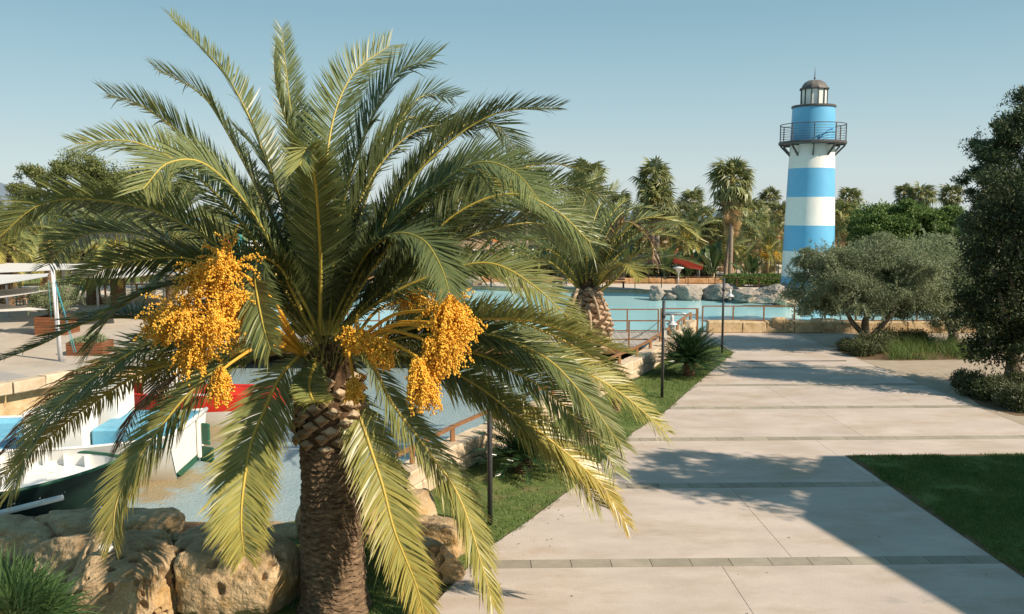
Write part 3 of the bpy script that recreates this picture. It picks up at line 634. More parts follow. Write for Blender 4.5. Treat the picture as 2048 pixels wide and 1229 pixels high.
def railing(label, pts, hgt, step, rails=(1.0, .12), r=.028, base=0.0, name='railing', end=True, pr=.03):
    pts = np.asarray(pts, float)[:, :2]; root = thing(name, label, 'railing', (*pts[0], base))
    for h_ in rails:
        for a, b in zip(pts[:-1], pts[1:]):
            d = b-a; k = MB(); k.box((*((a+b)/2), base+h_*hgt), (np.hypot(*d)+.02, r*2, r*1.7), rz=math.atan2(d[1], d[0])); k.build('rail', M['rail'], root)
    for a, b in zip(pts[:-1], pts[1:]):
        d = b-a; n = max(1, int(round(np.hypot(*d)/step)))
        for i in range(n + (1 if b is pts[-1] or (b == pts[-1]).all() else 0)):
            p_ = a + d*i/n; k = MB(); k.box((*p_, base+hgt/2-.005), (pr*2, pr*2, hgt-.01), rz=math.atan2(d[1], d[0])); k.build('post', M['rail'], root)
    return root
railing('rusty brown railing along the far side of the footbridge', [(BX0, 39.2), (6.6, 39.2)], 1.05, 1.42, rails=(1.0, .08))
railing('rusty brown railing along the near side of the footbridge', [(BX0, 34.8), (6.3, 34.8)], 1.08, 1.55, rails=(1.0, .30))
railing('rusty brown railing on the pool edge behind the ochre blocks', [(8.75, 39.9), (34, 39.75)], 1.12, 1.42, rails=(1.0, .42))
gt = thing('gate', 'brown steel gate with open frame beside the pool ladder', 'gate', (6.9, 39.3, 0))
for x_ in (6.75, 8.35):
    k = MB(); k.box((x_, 39.2, .55), (.11, .07, 1.1)); k.build('post', M['rail'], gt)
for z_ in (1.08, .80, .06):
    k = MB(); k.box((7.55, 39.2, z_), (1.5, .05, .05)); k.build('rail', M['rail'], gt)
ld = thing('pool_ladder', 'bent steel pool ladder standing behind the gate', 'ladder', (7.8, 40.2, -.2))
for y_ in (40.1, 40.6):
    k = MB(); k.tube([(7.85+(y_-40.1)*.6, y_, -.6), (7.85+(y_-40.1)*.6, y_, .55), (7.8+(y_-40.1)*.6, y_, .68), (7.6+(y_-40.1)*.6, y_, .75), (6.9+(y_-40.1)*.6, y_, .75)], .022); k.build('side_rail', M['steel'], ld)
ch = MB(); ch.tube([(6.75, 39.1, .62), (6.0, 38.0, .3), (5.4, 37.2, .14), (4.6, 36.2, .0)], .014); tag(ch.build('chain', M['post']), 'dark chain hanging from the gate post down to the footbridge', 'chain')

# railings beyond
railing('long rusty railing at the far edge of the plaza under the sails', [(-62, 52.2), (-34, 52.4), (-14.9, 52.4)], 1.1, 1.9, rails=(1.0, .15), r=.04, pr=.045)
railing('thin rusty railing behind the boulders by the lighthouse', [(8.6, 61.0), (14, 60.2), (19.5, 58.0)], .95, 1.6, rails=(1.0, .55), r=.025)

# ------------------------------------------------------------------ lighthouse
LY = 55.0; LX = float(P(1617, 500, LY)[0]); LB = -0.1
z_ = lambda v: hz(v, LY)
lh = thing('lighthouse', 'tall round lighthouse painted in blue and white bands beside the pool', 'lighthouse', (LX, LY, LB))
rz_ = lambda z: np.interp(z, [LB, z_(553), z_(451), z_(290), z_(216)], [1.64, 1.59, 1.50, 1.33, 1.26])
lev = [(LB, 553, 'lhblue'), (553, 502, 'lhwhite'), (502, 451, 'lhblue'), (451, 395, 'lhwhite'), (395, 338, 'lhblue'), (338, 290, 'lhwhite'), (286, 217, 'lhblue')]
for a, b, c in lev:
    za = a if a == LB else z_(a); zb = z_(b); k = MB(); zz = np.linspace(za, zb, 6)
    k.lathe((LX, LY, 0), [(rz_(q), q) for q in zz], 72); k.build('tower_band', M[c], lh)
k = MB(); zg = z_(290); k.lathe((LX, LY, 0), [(.4, zg-.02), (1.98, zg-.02), (2.02, zg+.04), (2.02, zg+.16), (1.96, zg+.18), (.4, zg+.18)], 64, smooth=False); k.build('gallery_floor', M['lhdark'], lh)
gal = MB()
NP = 9
for i in range(NP):
    a = 2*math.pi*(i+.35)/NP; c, s_ = math.cos(a), math.sin(a)
    k = MB(); k.box((LX+c*1.95, LY+s_*1.95, zg+.16+.52), (.05, .05, 1.04), rz=a); k.build('railing_post', M['lhdark'], lh)
    k = MB(); p0 = Vector((LX+c*1.30, LY+s_*1.30, zg-.72)); p1 = Vector((LX+c*1.92, LY+s_*1.92, zg-.08)); d = p1-p0
    k.box((p0+p1)/2, (d.length, .08, .10), rot=Matrix.Rotation(a, 3, 'Z') @ Matrix.Rotation(-math.atan2(.64, .62), 3, 'Y')); k.box((LX+c*1.62, LY+s_*1.62, zg-.05), (.66, .08, .07), rz=a)
    k.build('bracket', M['lhdark'], lh)
for i, dz in enumerate([1.2, 1.03, .88, .73, .58, .43, .28]):
    k = MB(); th = np.linspace(0, 2*np.pi, 49); k.tube(np.stack([LX+1.95*np.cos(th), LY+1.95*np.sin(th), np.full(49, zg+dz)], -1), .028 if i == 0 else .011, 5, caps=False); k.build('hoop', M['lhdark'], lh)
k = MB(); zc = z_(217); k.lathe((LX, LY, 0), [(.2, zc), (1.30, zc), (1.32, zc+.03), (1.32, zc+.13), (1.28, zc+.15), (.2, zc+.15)], 48, smooth=False); k.build('cornice', M['lhdark'], lh)
z0, z1 = zc+.15, z_(180)
for i in range(12):
    a0, a1 = 2*math.pi*i/12, 2*math.pi*(i+1)/12; r_ = .76; k = MB()
    k.prism([(LX+r_*math.cos(a0), LY+r_*math.sin(a0)), (LX+r_*math.cos(a1), LY+r_*math.sin(a1)), (LX+(r_-.03)*math.cos(a1), LY+(r_-.03)*math.sin(a1)), (LX+(r_-.03)*math.cos(a0), LY+(r_-.03)*math.sin(a0))], z0, z1); k.build('lantern_pane', M['frost'], lh)
    k = MB(); k.box((LX+.78*math.cos(a0), LY+.78*math.sin(a0), (z0+z1)/2), (.06, .055, z1-z0), rz=a0); k.build('mullion', M['lhdark'], lh)
k = MB(); ze = z_(180); k.lathe((LX, LY, 0), [(.3, ze-.02), (.86, ze-.02), (.90, ze+.02), (.88, ze+.09), (.3, ze+.09)], 12, smooth=False); k.build('eave', M['lhdark'], lh)
k = MB(); zt_ = z_(161); k.lathe((LX, LY, 0), [(.80, ze+.09), (.74, ze+.25), (.60, ze+.42), (.38, ze+.55), (.12, zt_), (.01, zt_+.03)], 12, smooth=False); k.build('dome', M['dome'], lh)
k = MB(); k.tube([(LX, LY, zt_), (LX, LY, z_(147)), (LX, LY, z_(136))], [.03, .022, .012], 6); k.lathe((LX, LY, zt_+.14), [(0, -.06), (.06, -.03), (.06, .03), (0, .06)], 8); k.build('spire', M['lhdark'], lh)
# blue hatch arch on the tower face behind the railing
k = MB(); az0 = math.atan2(-LY, -LX)
pts = []
for q in np.linspace(0, 1, 12):
    a = az0 + .30 + .75*q; pts.append((LX+1.33*math.cos(a), LY+1.33*math.sin(a), zg+.28+.62*math.sin(q*math.pi/2)))
k.tube(pts, .03, 6); k.build('conduit', mat('deep_blue', (0.03, 0.17, 0.42), rough=.5), lh)

# ------------------------------------------------------------------ boulders round the pool
bl = [(1313, 588, 36, 26), (1342, 592, 22, 12), (1376, 587, 58, 26), (1442, 585, 60, 30), (1492, 590, 44, 20), (1540, 586, 56, 26), (1577, 581, 26, 24), (1600, 566, 34, 40),
      (1528, 598, 34, 14), (1512, 601, 20, 9), (1560, 599, 38, 22), (1584, 597, 30, 32), (1622, 588, 44, 54), (1655, 590, 44, 44)]
for i, (u, v, w, h_) in enumerate(bl):
    Y = 56.5 if u < 1480 else (54.5 if v < 592 else 52.5); s_ = Y/F; Z = hz(v, Y); nm = ORD[i]
    lab = {0: 'grey pool boulder farthest left in the row by the lighthouse', 7: 'grey boulder perched on top of the pile left of the lighthouse', 11: 'pale pointed boulder leaning in the water below the lighthouse', 12: 'big rounded boulder at the foot of the lighthouse', 13: 'boulder half hidden by the olive crown below the lighthouse', 9: 'smallest low boulder in the water before the lighthouse pile', 10: 'smooth pale boulder at the waterline below the lighthouse'}.get(i, '%s grey boulder from the left in the pool edge row' % nm)
    rock(lab, (float(P(u, v, Y)[0]), Y, Z), (w*s_*1.08, w*s_*.8+.5, h_*s_*1.25), 60+i, rz=.2*i, rx=(.5 if i == 11 else 0), name='boulder', cat='boulder', mt='boulder2' if i in (9, 10, 11) else 'boulder', group='boulders along the lagoon', n=26, amp=.13, sq=3.0, fr=1.6)
bl2 = [(800, 566, 60, 22), (850, 565, 48, 20), (880, 567, 36, 18), (905, 566, 52, 20), (944, 567, 40, 20), (770, 566, 50, 24)]
for i, (u, v, w, h_) in enumerate(bl2):
    Y = 65.5; s_ = Y/F
    rock('%s tan boulder from the left on the far lagoon shore' % ORD[(i+1) % 6] if i < 5 else 'first tan boulder from the left on the far lagoon shore', (float(P(u, v, Y)[0]), Y, hz(v, Y)), (w*s_, 2.0, h_*s_*1.3), 90+i, rz=.1*i, name='boulder', cat='boulder', mt='boulder2', group='boulders along the lagoon', n=14, amp=.08, sq=2.6)

# ------------------------------------------------------------------ lamp posts
def lamp_post(label, x, y, hgt=2.9, arm=(1, 0), plate=False, r=.045):
    t_ = thing('lamp_post', label, 'lamp post', (x, y, 0), 'dark lamp posts beside the path')
    k = MB(); k.tube([(x, y, 0), (x, y, hgt)], r, 14); k.build('post', M['post'], t_)
    k = MB(); k.tube([(x, y, hgt-.50), (x, y, hgt-.35)], r+.012, 14); k.tube([(x, y, hgt-.42), (x+.16, y, hgt-.40), (x+.25, y, hgt-.42)], .012, 6); k.build('arm', M['post'], t_)
    c = (x+.25, y, hgt-.45)
    k = MB(); k.lathe(c, [(0, .03), (.035, .03), (.05, -.03), (.055, -.13), (.05, -.15), (.155, -.235), (.16, -.25), (.05, -.235)], 20); k.build('lamp_shade', M['lampwhite'], t_)
    k = MB(); k.lathe(c, [(.045, -.235), (.06, -.26), (.062, -.33), (.045, -.385), (0, -.40)], 14)
    k.build('lamp_glass', M['frost'], t_)
    k = MB()
    for i in range(6):
        a = i*math.pi/3; k.tube([(c[0]+.07*math.cos(a), y+.07*math.sin(a), c[2]-.24), (c[0]+.07*math.cos(a), y+.07*math.sin(a), c[2]-.34), (c[0]+.03*math.cos(a), y+.03*math.sin(a), c[2]-.41)], .005, 4)
    k.build('guard', M['post'], t_)
    if plate:
        k = MB(); k.box((x+.05, y-.05, 1.93), (.07, .01, .30)); k.build('plate', M['trim'], t_)
    return t_
p_ = G(980, 1050); lamp_post('dark lamp post nearest the camera, its top hidden by fronds', p_[0], p_[1])
p_ = G(1324, 796); lamp_post('dark lamp post with a small white plate, beside the cycad', p_[0], p_[1], 2.86, plate=True)
p_ = G(1444, 707); lamp_post('dark lamp post standing at the far corner of the lawn', p_[0], p_[1], 2.9)
def park_lamp(label, u, v0, v1, Y):
    x = float(P(u, v1, Y)[0]); zt = hz(v1, Y); t_ = thing('park_lamp', label, 'lamp post', (x, Y, 0), 'pale park lamps beyond the pool')
    k = MB(); k.tube([(x, Y, 0), (x, Y, zt)], .05, 8); k.build('post', M['alupole'], t_)
    k = MB(); k.lathe((x, Y, zt), [(.06, -.3), (.24, .05), (.42, .12), (.42, .18), (0, .25)], 12); k.build('lamp_head', M['lampwhite'], t_)
park_lamp('pale park lamp below the red slide', 1357, 575, 540, 66); park_lamp('pale park lamp left of the lighthouse foot', 1553, 560, 536, 72)
x = float(P(982, 560, 63.5)[0]); t_ = thing('signal_pole', 'thin grey pole on the far shore left of the small tree', 'pole', (x, 63.5, 0)); k = MB(); k.tube([(x, 63.5, 0), (x, 63.5, 3.2)], .06, 8); k.build('post', M['lhdark'], t_); k = MB(); k.box((x, 63.5, 3.25), (.3, .12, .1)); k.build('cap', M['lhdark'], t_)

# ------------------------------------------------------------------ shade sails and poles on the plaza
def pole(label, u, v0, v1, Y, r=.06, lean=0.0, rope=None, z0=0.0):
    top = P(u, v0, Y); x0 = top[0]+lean
    t_ = thing('sail_pole', label, 'pole', (x0, Y, z0), 'poles of the shade sails')
    k = MB(); k.tube([(x0, Y, z0), (top[0], Y, top[2])], [r, r*.85], 12); k.build('mast', M['alupole'], t_)
    k = MB(); k.box((x0, Y, z0+.01), (.3, .3, .02)); k.build('foot_plate', M['steel'], t_)
    return top
def rope(label, a, b, r=.014):
    k = MB(); k.tube([a, b], r, 5); tag(k.build('guy_rope', M['rope']), label, 'rope')
Yp = float(G(115, 722)[1])
tp = pole('tall white sail pole nearest the camera, left of the palm', 104, 528, 722, Yp, .085, .12)
rope('teal guy rope running down from the nearest sail pole', tuple(P(110, 560, Yp)), tuple(P(152, 705, Yp-.6)))
rope('second teal guy rope beside the nearest sail pole', tuple(P(113, 575, Yp)), tuple(P(148, 706, Yp-.6)), .010)
rope('thin pale guy line on the nearest sail pole', tuple(P(97, 560, Yp)), tuple(P(103, 640, Yp-.3)), .006)
pole('short white pole just right of the potted olive', 126, 536, 637, 43.5, .075)
pole('white pole in front of the two thick palm trunks', 194, 565, 622, 48, .07)
pole('white sail pole behind the second palm trunk', 262, 522, 612, 50, .07)
pole('thin white sail pole between the plaza palms', 292, 528, 602, 52, .06)
tq = pole('white sail pole with teal rope by the right plaza palm', 326, 535, 602, 51, .085)
rope('teal guy rope by the right plaza palm', tuple(tq), tuple(P(348, 600, 49)), .02)
pole('white pole near the left edge among the teal chairs', 13, 570, 628, 45, .075)
def sail(label, cs, sag=.25, name='shade_sail', n=14, edge=.12):
    A, B, C, D = [np.array(P(*c)) for c in cs]; s_ = np.linspace(0, 1, n+1); U, Vv = np.meshgrid(s_, s_, indexing='ij')
    ui = U + edge*(0.5-U)*4*Vv*(1-Vv)*0.5; vi = Vv + edge*(0.5-Vv)*4*U*(1-U)*0.5
    pt = ((1-ui)*(1-vi))[..., None]*A + (ui*(1-vi))[..., None]*B + (ui*vi)[..., None]*C + ((1-ui)*vi)[..., None]*D
    pt[..., 2] -= sag*(4*U*(1-U)*.5 + 4*Vv*(1-Vv)*.5)
    i, j = np.meshgrid(np.arange(n), np.arange(n), indexing='ij'); q = (i*(n+1)+j).ravel(); t_ = MB()
    Fq = np.stack([q, q+n+1, q+n+2, q+1], -1)
    t_.add(pt.reshape(-1, 3), Fq, 0, None, True); t_.add(pt.reshape(-1, 3)-np.array([0, 0, .012]), Fq[:, ::-1], 0, None, True)
    return tag(t_.build(name, M['sail']), label, 'shade sail', 'white shade sails over the plaza')
def LV(u, v, z): return (u, v, (H-z)*F/(v-425.0)*1.0)          # a corner seen at a pixel, at a given height
sail('topmost long white shade sail reaching in from the left edge', [LV(-60, 548, 2.6), LV(206, 536, 2.75), LV(218, 528, 2.75), LV(-60, 524, 2.6)], .05)
sail('white shade sail tied to the nearest pole, grey underneath', [LV(-80, 578, 2.75), (104, 551, 31.2), LV(98, 547, 2.7), LV(-80, 546, 2.6)], .12)
sail('second shade sail at the left edge, below the tied one', [LV(-90, 606, 2.35), (103, 580, 31.0), LV(60, 575, 2.45), LV(-90, 580, 2.4)], .10)
sail('large sagging white shade sail between the middle poles', [LV(128, 549, 2.6), LV(322, 545, 2.6), LV(292, 530, 2.6), LV(150, 530, 2.6)], .42, n=22, edge=.05)
sail('pale shade sail behind the big sagging one', [LV(215, 545, 2.3), LV(326, 541, 2.3), LV(330, 531, 2.3), LV(225, 531, 2.3)], .15)
sail('far pale shade sail at the right end, below the date palms', [LV(300, 549, 2.2), LV(410, 545, 2.3), LV(408, 533, 2.3), LV(290, 534, 2.2)], .15)
sail('low white triangular sail at the left edge of the picture', [LV(-80, 626, 2.0), LV(96, 619, 2.0), LV(-10, 606, 2.05), LV(-80, 603, 2.0)], .03, edge=.02)

def planter(label, x0, x1, y0, y1, h_, boards=5):
    t_ = thing('planter_box', label, 'planter', ((x0+x1)/2, (y0+y1)/2, 0), 'wooden planter boxes on the plaza')
    bh = h_/boards
    for i in range(boards):
        for (c, d) in (((( x0+x1)/2, y0, (i+.5)*bh), (x1-x0, .04, bh-.012)), (((x0+x1)/2, y1, (i+.5)*bh), (x1-x0, .04, bh-.012)), ((x0, (y0+y1)/2, (i+.5)*bh), (.04, y1-y0-.045, bh-.012)), ((x1, (y0+y1)/2, (i+.5)*bh), (.04, y1-y0-.045, bh-.012))):
            k = MB(); k.box(c, d); k.build('board', M['planter'], t_)
    k = MB(); k.box(((x0+x1)/2, (y0+y1)/2, h_/2-.04), (x1-x0-.05, y1-y0-.05, h_-.08)); k.build('soil', M['soil'], t_)
    return t_
a = G(70, 671); b = G(130, 671); planter('brown plank planter holding the small olive tree', a[0], b[0]+.05, a[1], a[1]+1.25, .80, 7)
PL1 = ((a[0]+b[0])/2+.05, a[1]+.6, .75)
a = G(133, 712); planter('brown plank planter filled with grey herbs', a[0], a[0]+1.35, a[1], a[1]+1.0, .50, 5)
PL2 = (a[0]+.7, a[1]+.5, .46)

# far buildings and structures
hut = thing('thatched_hut', 'round thatched hut with white trim beyond the lagoon, behind the fronds', 'hut', (float(P(938, 500, 80)[0]), 80, 0))
hx = float(P(938, 500, 80)[0]); k = MB(); k.lathe((hx, 80, 0), [(3.5, 2.15), (3.45, 2.35), (2.4, 2.75), (.8, 3.15), (0, 3.3)], 20, smooth=False); k.build('roof', M['thatch'], hut)
for i in range(14):
    a = 2*math.pi*i/14; k = MB(); k.box((hx+3.4*math.cos(a), 80+3.4*math.sin(a), 2.12), (.18, .9, .12), rz=a); k.build('trim', M['trim'], hut)
for i in range(7):
    a = 2*math.pi*i/7; k = MB(); k.tube([(hx+3*math.cos(a), 80+3*math.sin(a), 0), (hx+3*math.cos(a), 80+3*math.sin(a), 2.1)], .12, 8); k.build('post', M['darkgap'], hut)
h2x = float(P(1065, 500, 88)[0]); hut2 = thing('thatched_hut', 'low tiled pavilion roof beyond the trees, right of the thatched hut', 'hut', (h2x, 88, 0))
k = MB(); k.add([(h2x-4, 86, 1.7), (h2x+4, 86, 1.7), (h2x+4, 92, 1.7), (h2x-4, 92, 1.7), (h2x-3, 89, 2.5), (h2x+3, 89, 2.5)], [[0, 1, 5, 4], [1, 2, 5], [2, 3, 4, 5], [3, 0, 4], [3, 2, 1, 0]]); k.build('roof', M['thatch'], hut2)
for dx in (-3.5, 0, 3.5):
    k = MB(); k.tube([(h2x+dx, 86.5, 0), (h2x+dx, 86.5, 1.7)], .15, 8); k.build('post', M['ochre'], hut2)
ox = float(P(985, 487, 95)[0]); k = MB(); k.lathe((ox, 95, 0), [(1.6, hz(494, 95)), (1.3, hz(486, 95)), (0, hz(478, 95))], 10, smooth=False); og = thing('kiosk', 'small kiosk with an orange roof behind the thatched hut', 'kiosk', (ox, 95, 0)); k.build('roof', M['orange'], og); k = MB(); k.box((ox, 95, .7), (2, 2, 1.6)); k.build('wall', M['ochre'], og)
# red slide
sx0, sx1 = float(P(1352, 530, 67.5)[0]), float(P(1400, 530, 67.5)[0]); sl = thing('water_slide', 'red water slide trough among the banana plants', 'slide', (sx0, 67.5, 0))
pts = [(sx0-.1, 68.6, hz(521, 67.5)), (sx0+.5, 68.1, hz(524, 67.5)), ((sx0+sx1)/2, 67.7, hz(530, 67.5)), (sx1, 67.5, hz(534, 67.5))]
prof = [(-.5, .38), (-.44, .0), (0, -.10), (.44, .0), (.5, .38)]
k = MB(); V = []
for i, p_ in enumerate(pts):
    for (o_, h_) in prof: V.append((p_[0]-.25*o_, p_[1]+o_, p_[2]+h_-.1))
n_ = len(prof); k.add(V, [[i*n_+j, (i+1)*n_+j, (i+1)*n_+j+1, i*n_+j+1] for i in range(len(pts)-1) for j in range(n_-1)], smooth=True)
k.add(np.array(V)-np.array([0, .05, .04]), [[i*n_+j+1, (i+1)*n_+j+1, (i+1)*n_+j, i*n_+j] for i in range(len(pts)-1) for j in range(n_-1)], smooth=True); k.build('trough', M['slide'], sl)
for p_ in (pts[1], pts[3]):
    k = MB(); k.tube([(p_[0], p_[1]+.3, 0), (p_[0], p_[1]+.3, p_[2]-.2)], .07, 8); k.build('support', M['lhdark'], sl)
sy = 85; sx = float(P(1372, 500, 70)[0])
for (u, v, w, h_, Y, lb) in [(1285, 535, 60, 66, 74, 'tall ochre rockwork tower left of the red slide'), (1345, 512, 26, 34, 84, 'rounded ochre rock dome behind the red slide'), (1452, 547, 26, 30, 80, 'ochre rockwork piece beside the fan palm trunks'), (1480, 550, 36, 34, 84, 'ochre rockwork block right of the fan palm trunks'), (1240, 552, 50, 30, 76, 'low ochre rockwork left of the tower'), (1310, 562, 40, 14, 72, 'small ochre stone below the rockwork tower')]:
    s_ = Y/F; rock(lb, (float(P(u, v, Y)[0]), Y, hz(v, Y)), (w*s_, 2.5, h_*s_), 120+u % 17, name='rockwork', cat='rockwork', mt='ochre', n=14, amp=.08, sq=5)
rs = MB(); s_ = 110/F; x_ = float(P(1540, 430, 110)[0]); rt = thing('flat_building', 'ochre flat-topped building peeking over the palms left of the lighthouse', 'building', (x_, 110, 0)); rs.box((x_, 112, (hz(426, 110))/2), (3.4, 4, hz(426, 110))); rs.build('wall', M['ochre'], rt); k = MB(); k.box((x_, 112, hz(426, 110)+.08), (3.7, 4.3, .16)); k.build('roof', M['ochre'], rt)
# low far walls and fence
for (x0, x1, Y, lb) in [(-12, 4, 68.5, 'low brown wall on the far promenade behind the loungers'), (4.3, 24, 66.5, 'low brown wall behind the far boulders')]:
    k = blockwall('stone_wall', lb, 'wall', [(x0, Y), (x1, Y-1.0)], .42, .3, 1.6, 1, 'ochre', seed=int(x0)+40)
fn = thing('slat_fence', 'dark slatted fence running behind the far promenade', 'fence', (-12, 71, 0))
x = -12.0
while x < 24:
    k = MB(); k.box((x, 71, .75), (.07, .05, 1.5)); k.build('slat', M['bench'], fn); x += .34
for z__ in (.25, 1.3):
    k = MB(); k.box((6, 71.05, z__), (36.2, .04, .07)); k.build('rail', M['bench'], fn)
# bench, loungers, bin
bx = float(P(1230, 575, 62.7)[0]); bn = thing('bench', 'dark wooden bench on the far promenade right of the second palm', 'bench', (bx, 62.7, 0))
for i, (dy, z__) in enumerate([(-.2, .42), (0, .42), (.2, .42), (.33, .6), (.36, .78)]):
    k = MB(); k.box((bx, 62.7+dy, z__), (1.5, .13 if i < 3 else .04, .04 if i < 3 else .13)); k.build('slat', M['bench'], bn)
for dx in (-.6, .6):
    k = MB(); k.box((bx+dx, 62.7, .2), (.08, .45, .40)); k.build('leg', M['bench'], bn)
for i in range(6):
    lx = float(P(1012+i*6.2, 565, 66.5)[0])
    t_ = thing('sun_chair', 'white folded sun chair, %s from the left in the row on the far promenade' % ORD[i], 'chair', (lx, 66.5, 0), 'white sun chairs on the far promenade')
    k = MB(); k.tube([(lx-.1, 66.3, 0), (lx+.14, 66.7, .75)], .025, 5); k.tube([(lx+.1, 66.3, .0), (lx+.34, 66.7, .75)], .025, 5); k.build('frame', M['trim'], t_)
    k = MB(); k.box((lx+.08, 66.5, .38), (.2, .5, .03), rz=.2); k.build('seat', M['trim'], t_)

# plaza furniture
def armchair(label, u, v, m, Y=None):
    p_ = G(u, v); t_ = thing('garden_chair', label, 'chair', (p_[0], p_[1], 0), 'rounded garden chairs on the plaza')
    x, y = p_[0], p_[1]; k = MB(); k.lathe((x, y, 0), [(.05, .36), (.30, .38), (.33, .42), (.05, .44)], 14); k.build('seat', M[m], t_)
    k = MB(); th = np.linspace(-.3, math.pi+.3, 14)
    for zz, rr in ((.5, .34), (.6, .36), (.7, .37), (.78, .36)): k.tube(np.stack([x+rr*np.cos(th), y+rr*np.sin(th), np.full(14, zz)], -1), .045, 6)
    k.build('backrest', M[m], t_)
    for a in (.7, 2.4, 3.9, 5.5):
        k = MB(); k.tube([(x+.24*math.cos(a), y+.24*math.sin(a), 0), (x+.24*math.cos(a), y+.24*math.sin(a), .37)], .025, 6); k.build('leg', M[m], t_)
armchair('teal round chair at the left edge of the plaza', 3, 612, 'teal'); armchair('teal round chair right of the edge chair on the plaza', 24, 611, 'teal'); armchair('tan wicker chair left of the potted olive', 37, 611, 'wicker'); armchair('tan wicker chair nearest the potted olive', 51, 612, 'wicker')
armchair('teal round chair half hidden behind the low sail', 12, 604, 'teal')
p_ = G(162, 608); tb = thing('serving_table', 'small white table with folded cloths between olive and palm trunk', 'table', (p_[0], p_[1], 0)); k = MB(); k.box((p_[0], p_[1], .84), (1.5, .7, .06)); k.build('table_top', M['trim'], tb)
for dx in (-.65, .65):
    for dy in (-.28, .28):
        k = MB(); k.box((p_[0]+dx, p_[1]+dy, .4), (.08, .08, .8)); k.build('leg', M['trim'], tb)
k = MB(); k.box((p_[0]+.2, p_[1], .93), (.6, .4, .12), bev=.04); k.build('cloth', M['teal'], tb)
p_ = G(205, 610); pb = MB(); pb.box((p_[0]-.6, p_[1]+1.4, .16), (7.5, 2.0, .32), bev=.06); tag(pb.build('palm_kerb', M['blocklight']), 'pale raised stone kerb around the thick plaza palm trunks', 'kerb')
# play structure
pc = P(472, 470, 70); ps = thing('play_tower', 'small play tower with red and pale blue cones behind the fronds', 'play tower', (pc[0], 70, 0))
for dx, m, h_ in ((-1.1, 'slide', 468), (.35, 'teal', 462), (1.4, 'boatwhite', 480)):
    k = MB(); k.lathe((pc[0]+dx, 70, 0), [(.7, hz(492, 70)), (.45, hz(482, 70)), (0, hz(h_, 70))], 12, smooth=False); k.build('roof', M[m], ps)
    k = MB(); k.tube([(pc[0]+dx, 70, 0), (pc[0]+dx, 70, hz(492, 70))], .45, 12); k.build('wall', M['yellow' if m == 'boatwhite' else 'boatwhite'], ps)

# building to the right of the path, outside the frame: its shade lies on the lawn
bd = thing('terrace_building', 'plain rendered building to the right of the path, outside the view', 'building', (20, 6, 0))
sh = 7.95/math.tan(SUN_EL); dS = np.array([math.sin(SUN_AZ), math.cos(SUN_AZ)])*sh
c1, c2_, c3_ = [G(u, v)[:2]+dS for u, v in ((1640, 912), (1600, 1035), (1925, 1229))]; e3 = (c3_-c2_)/np.linalg.norm(c3_-c2_); c4_ = c3_+e3*14
fp = [tuple(c1), tuple(c2_), tuple(c3_), tuple(c4_), (34, float(c4_[1])), (34, float(c1[1]))]
k = MB(); k.prism(fp, 0, 7.7); k.build('wall', M['building'], bd)
k = MB(); k.prism([(p[0], p[1]) for p in fp], 7.702, 7.95); k.build('roof', M['building'], bd)
for i in range(5):
    q_ = c2_+(c4_-c2_)*(.12+.17*i); k = MB(); k.box((q_[0], q_[1], 1.6), (1.2, .12, 1.6), rz=math.atan2(e3[1], e3[0])); k.build('window', M['boatdark'], bd)
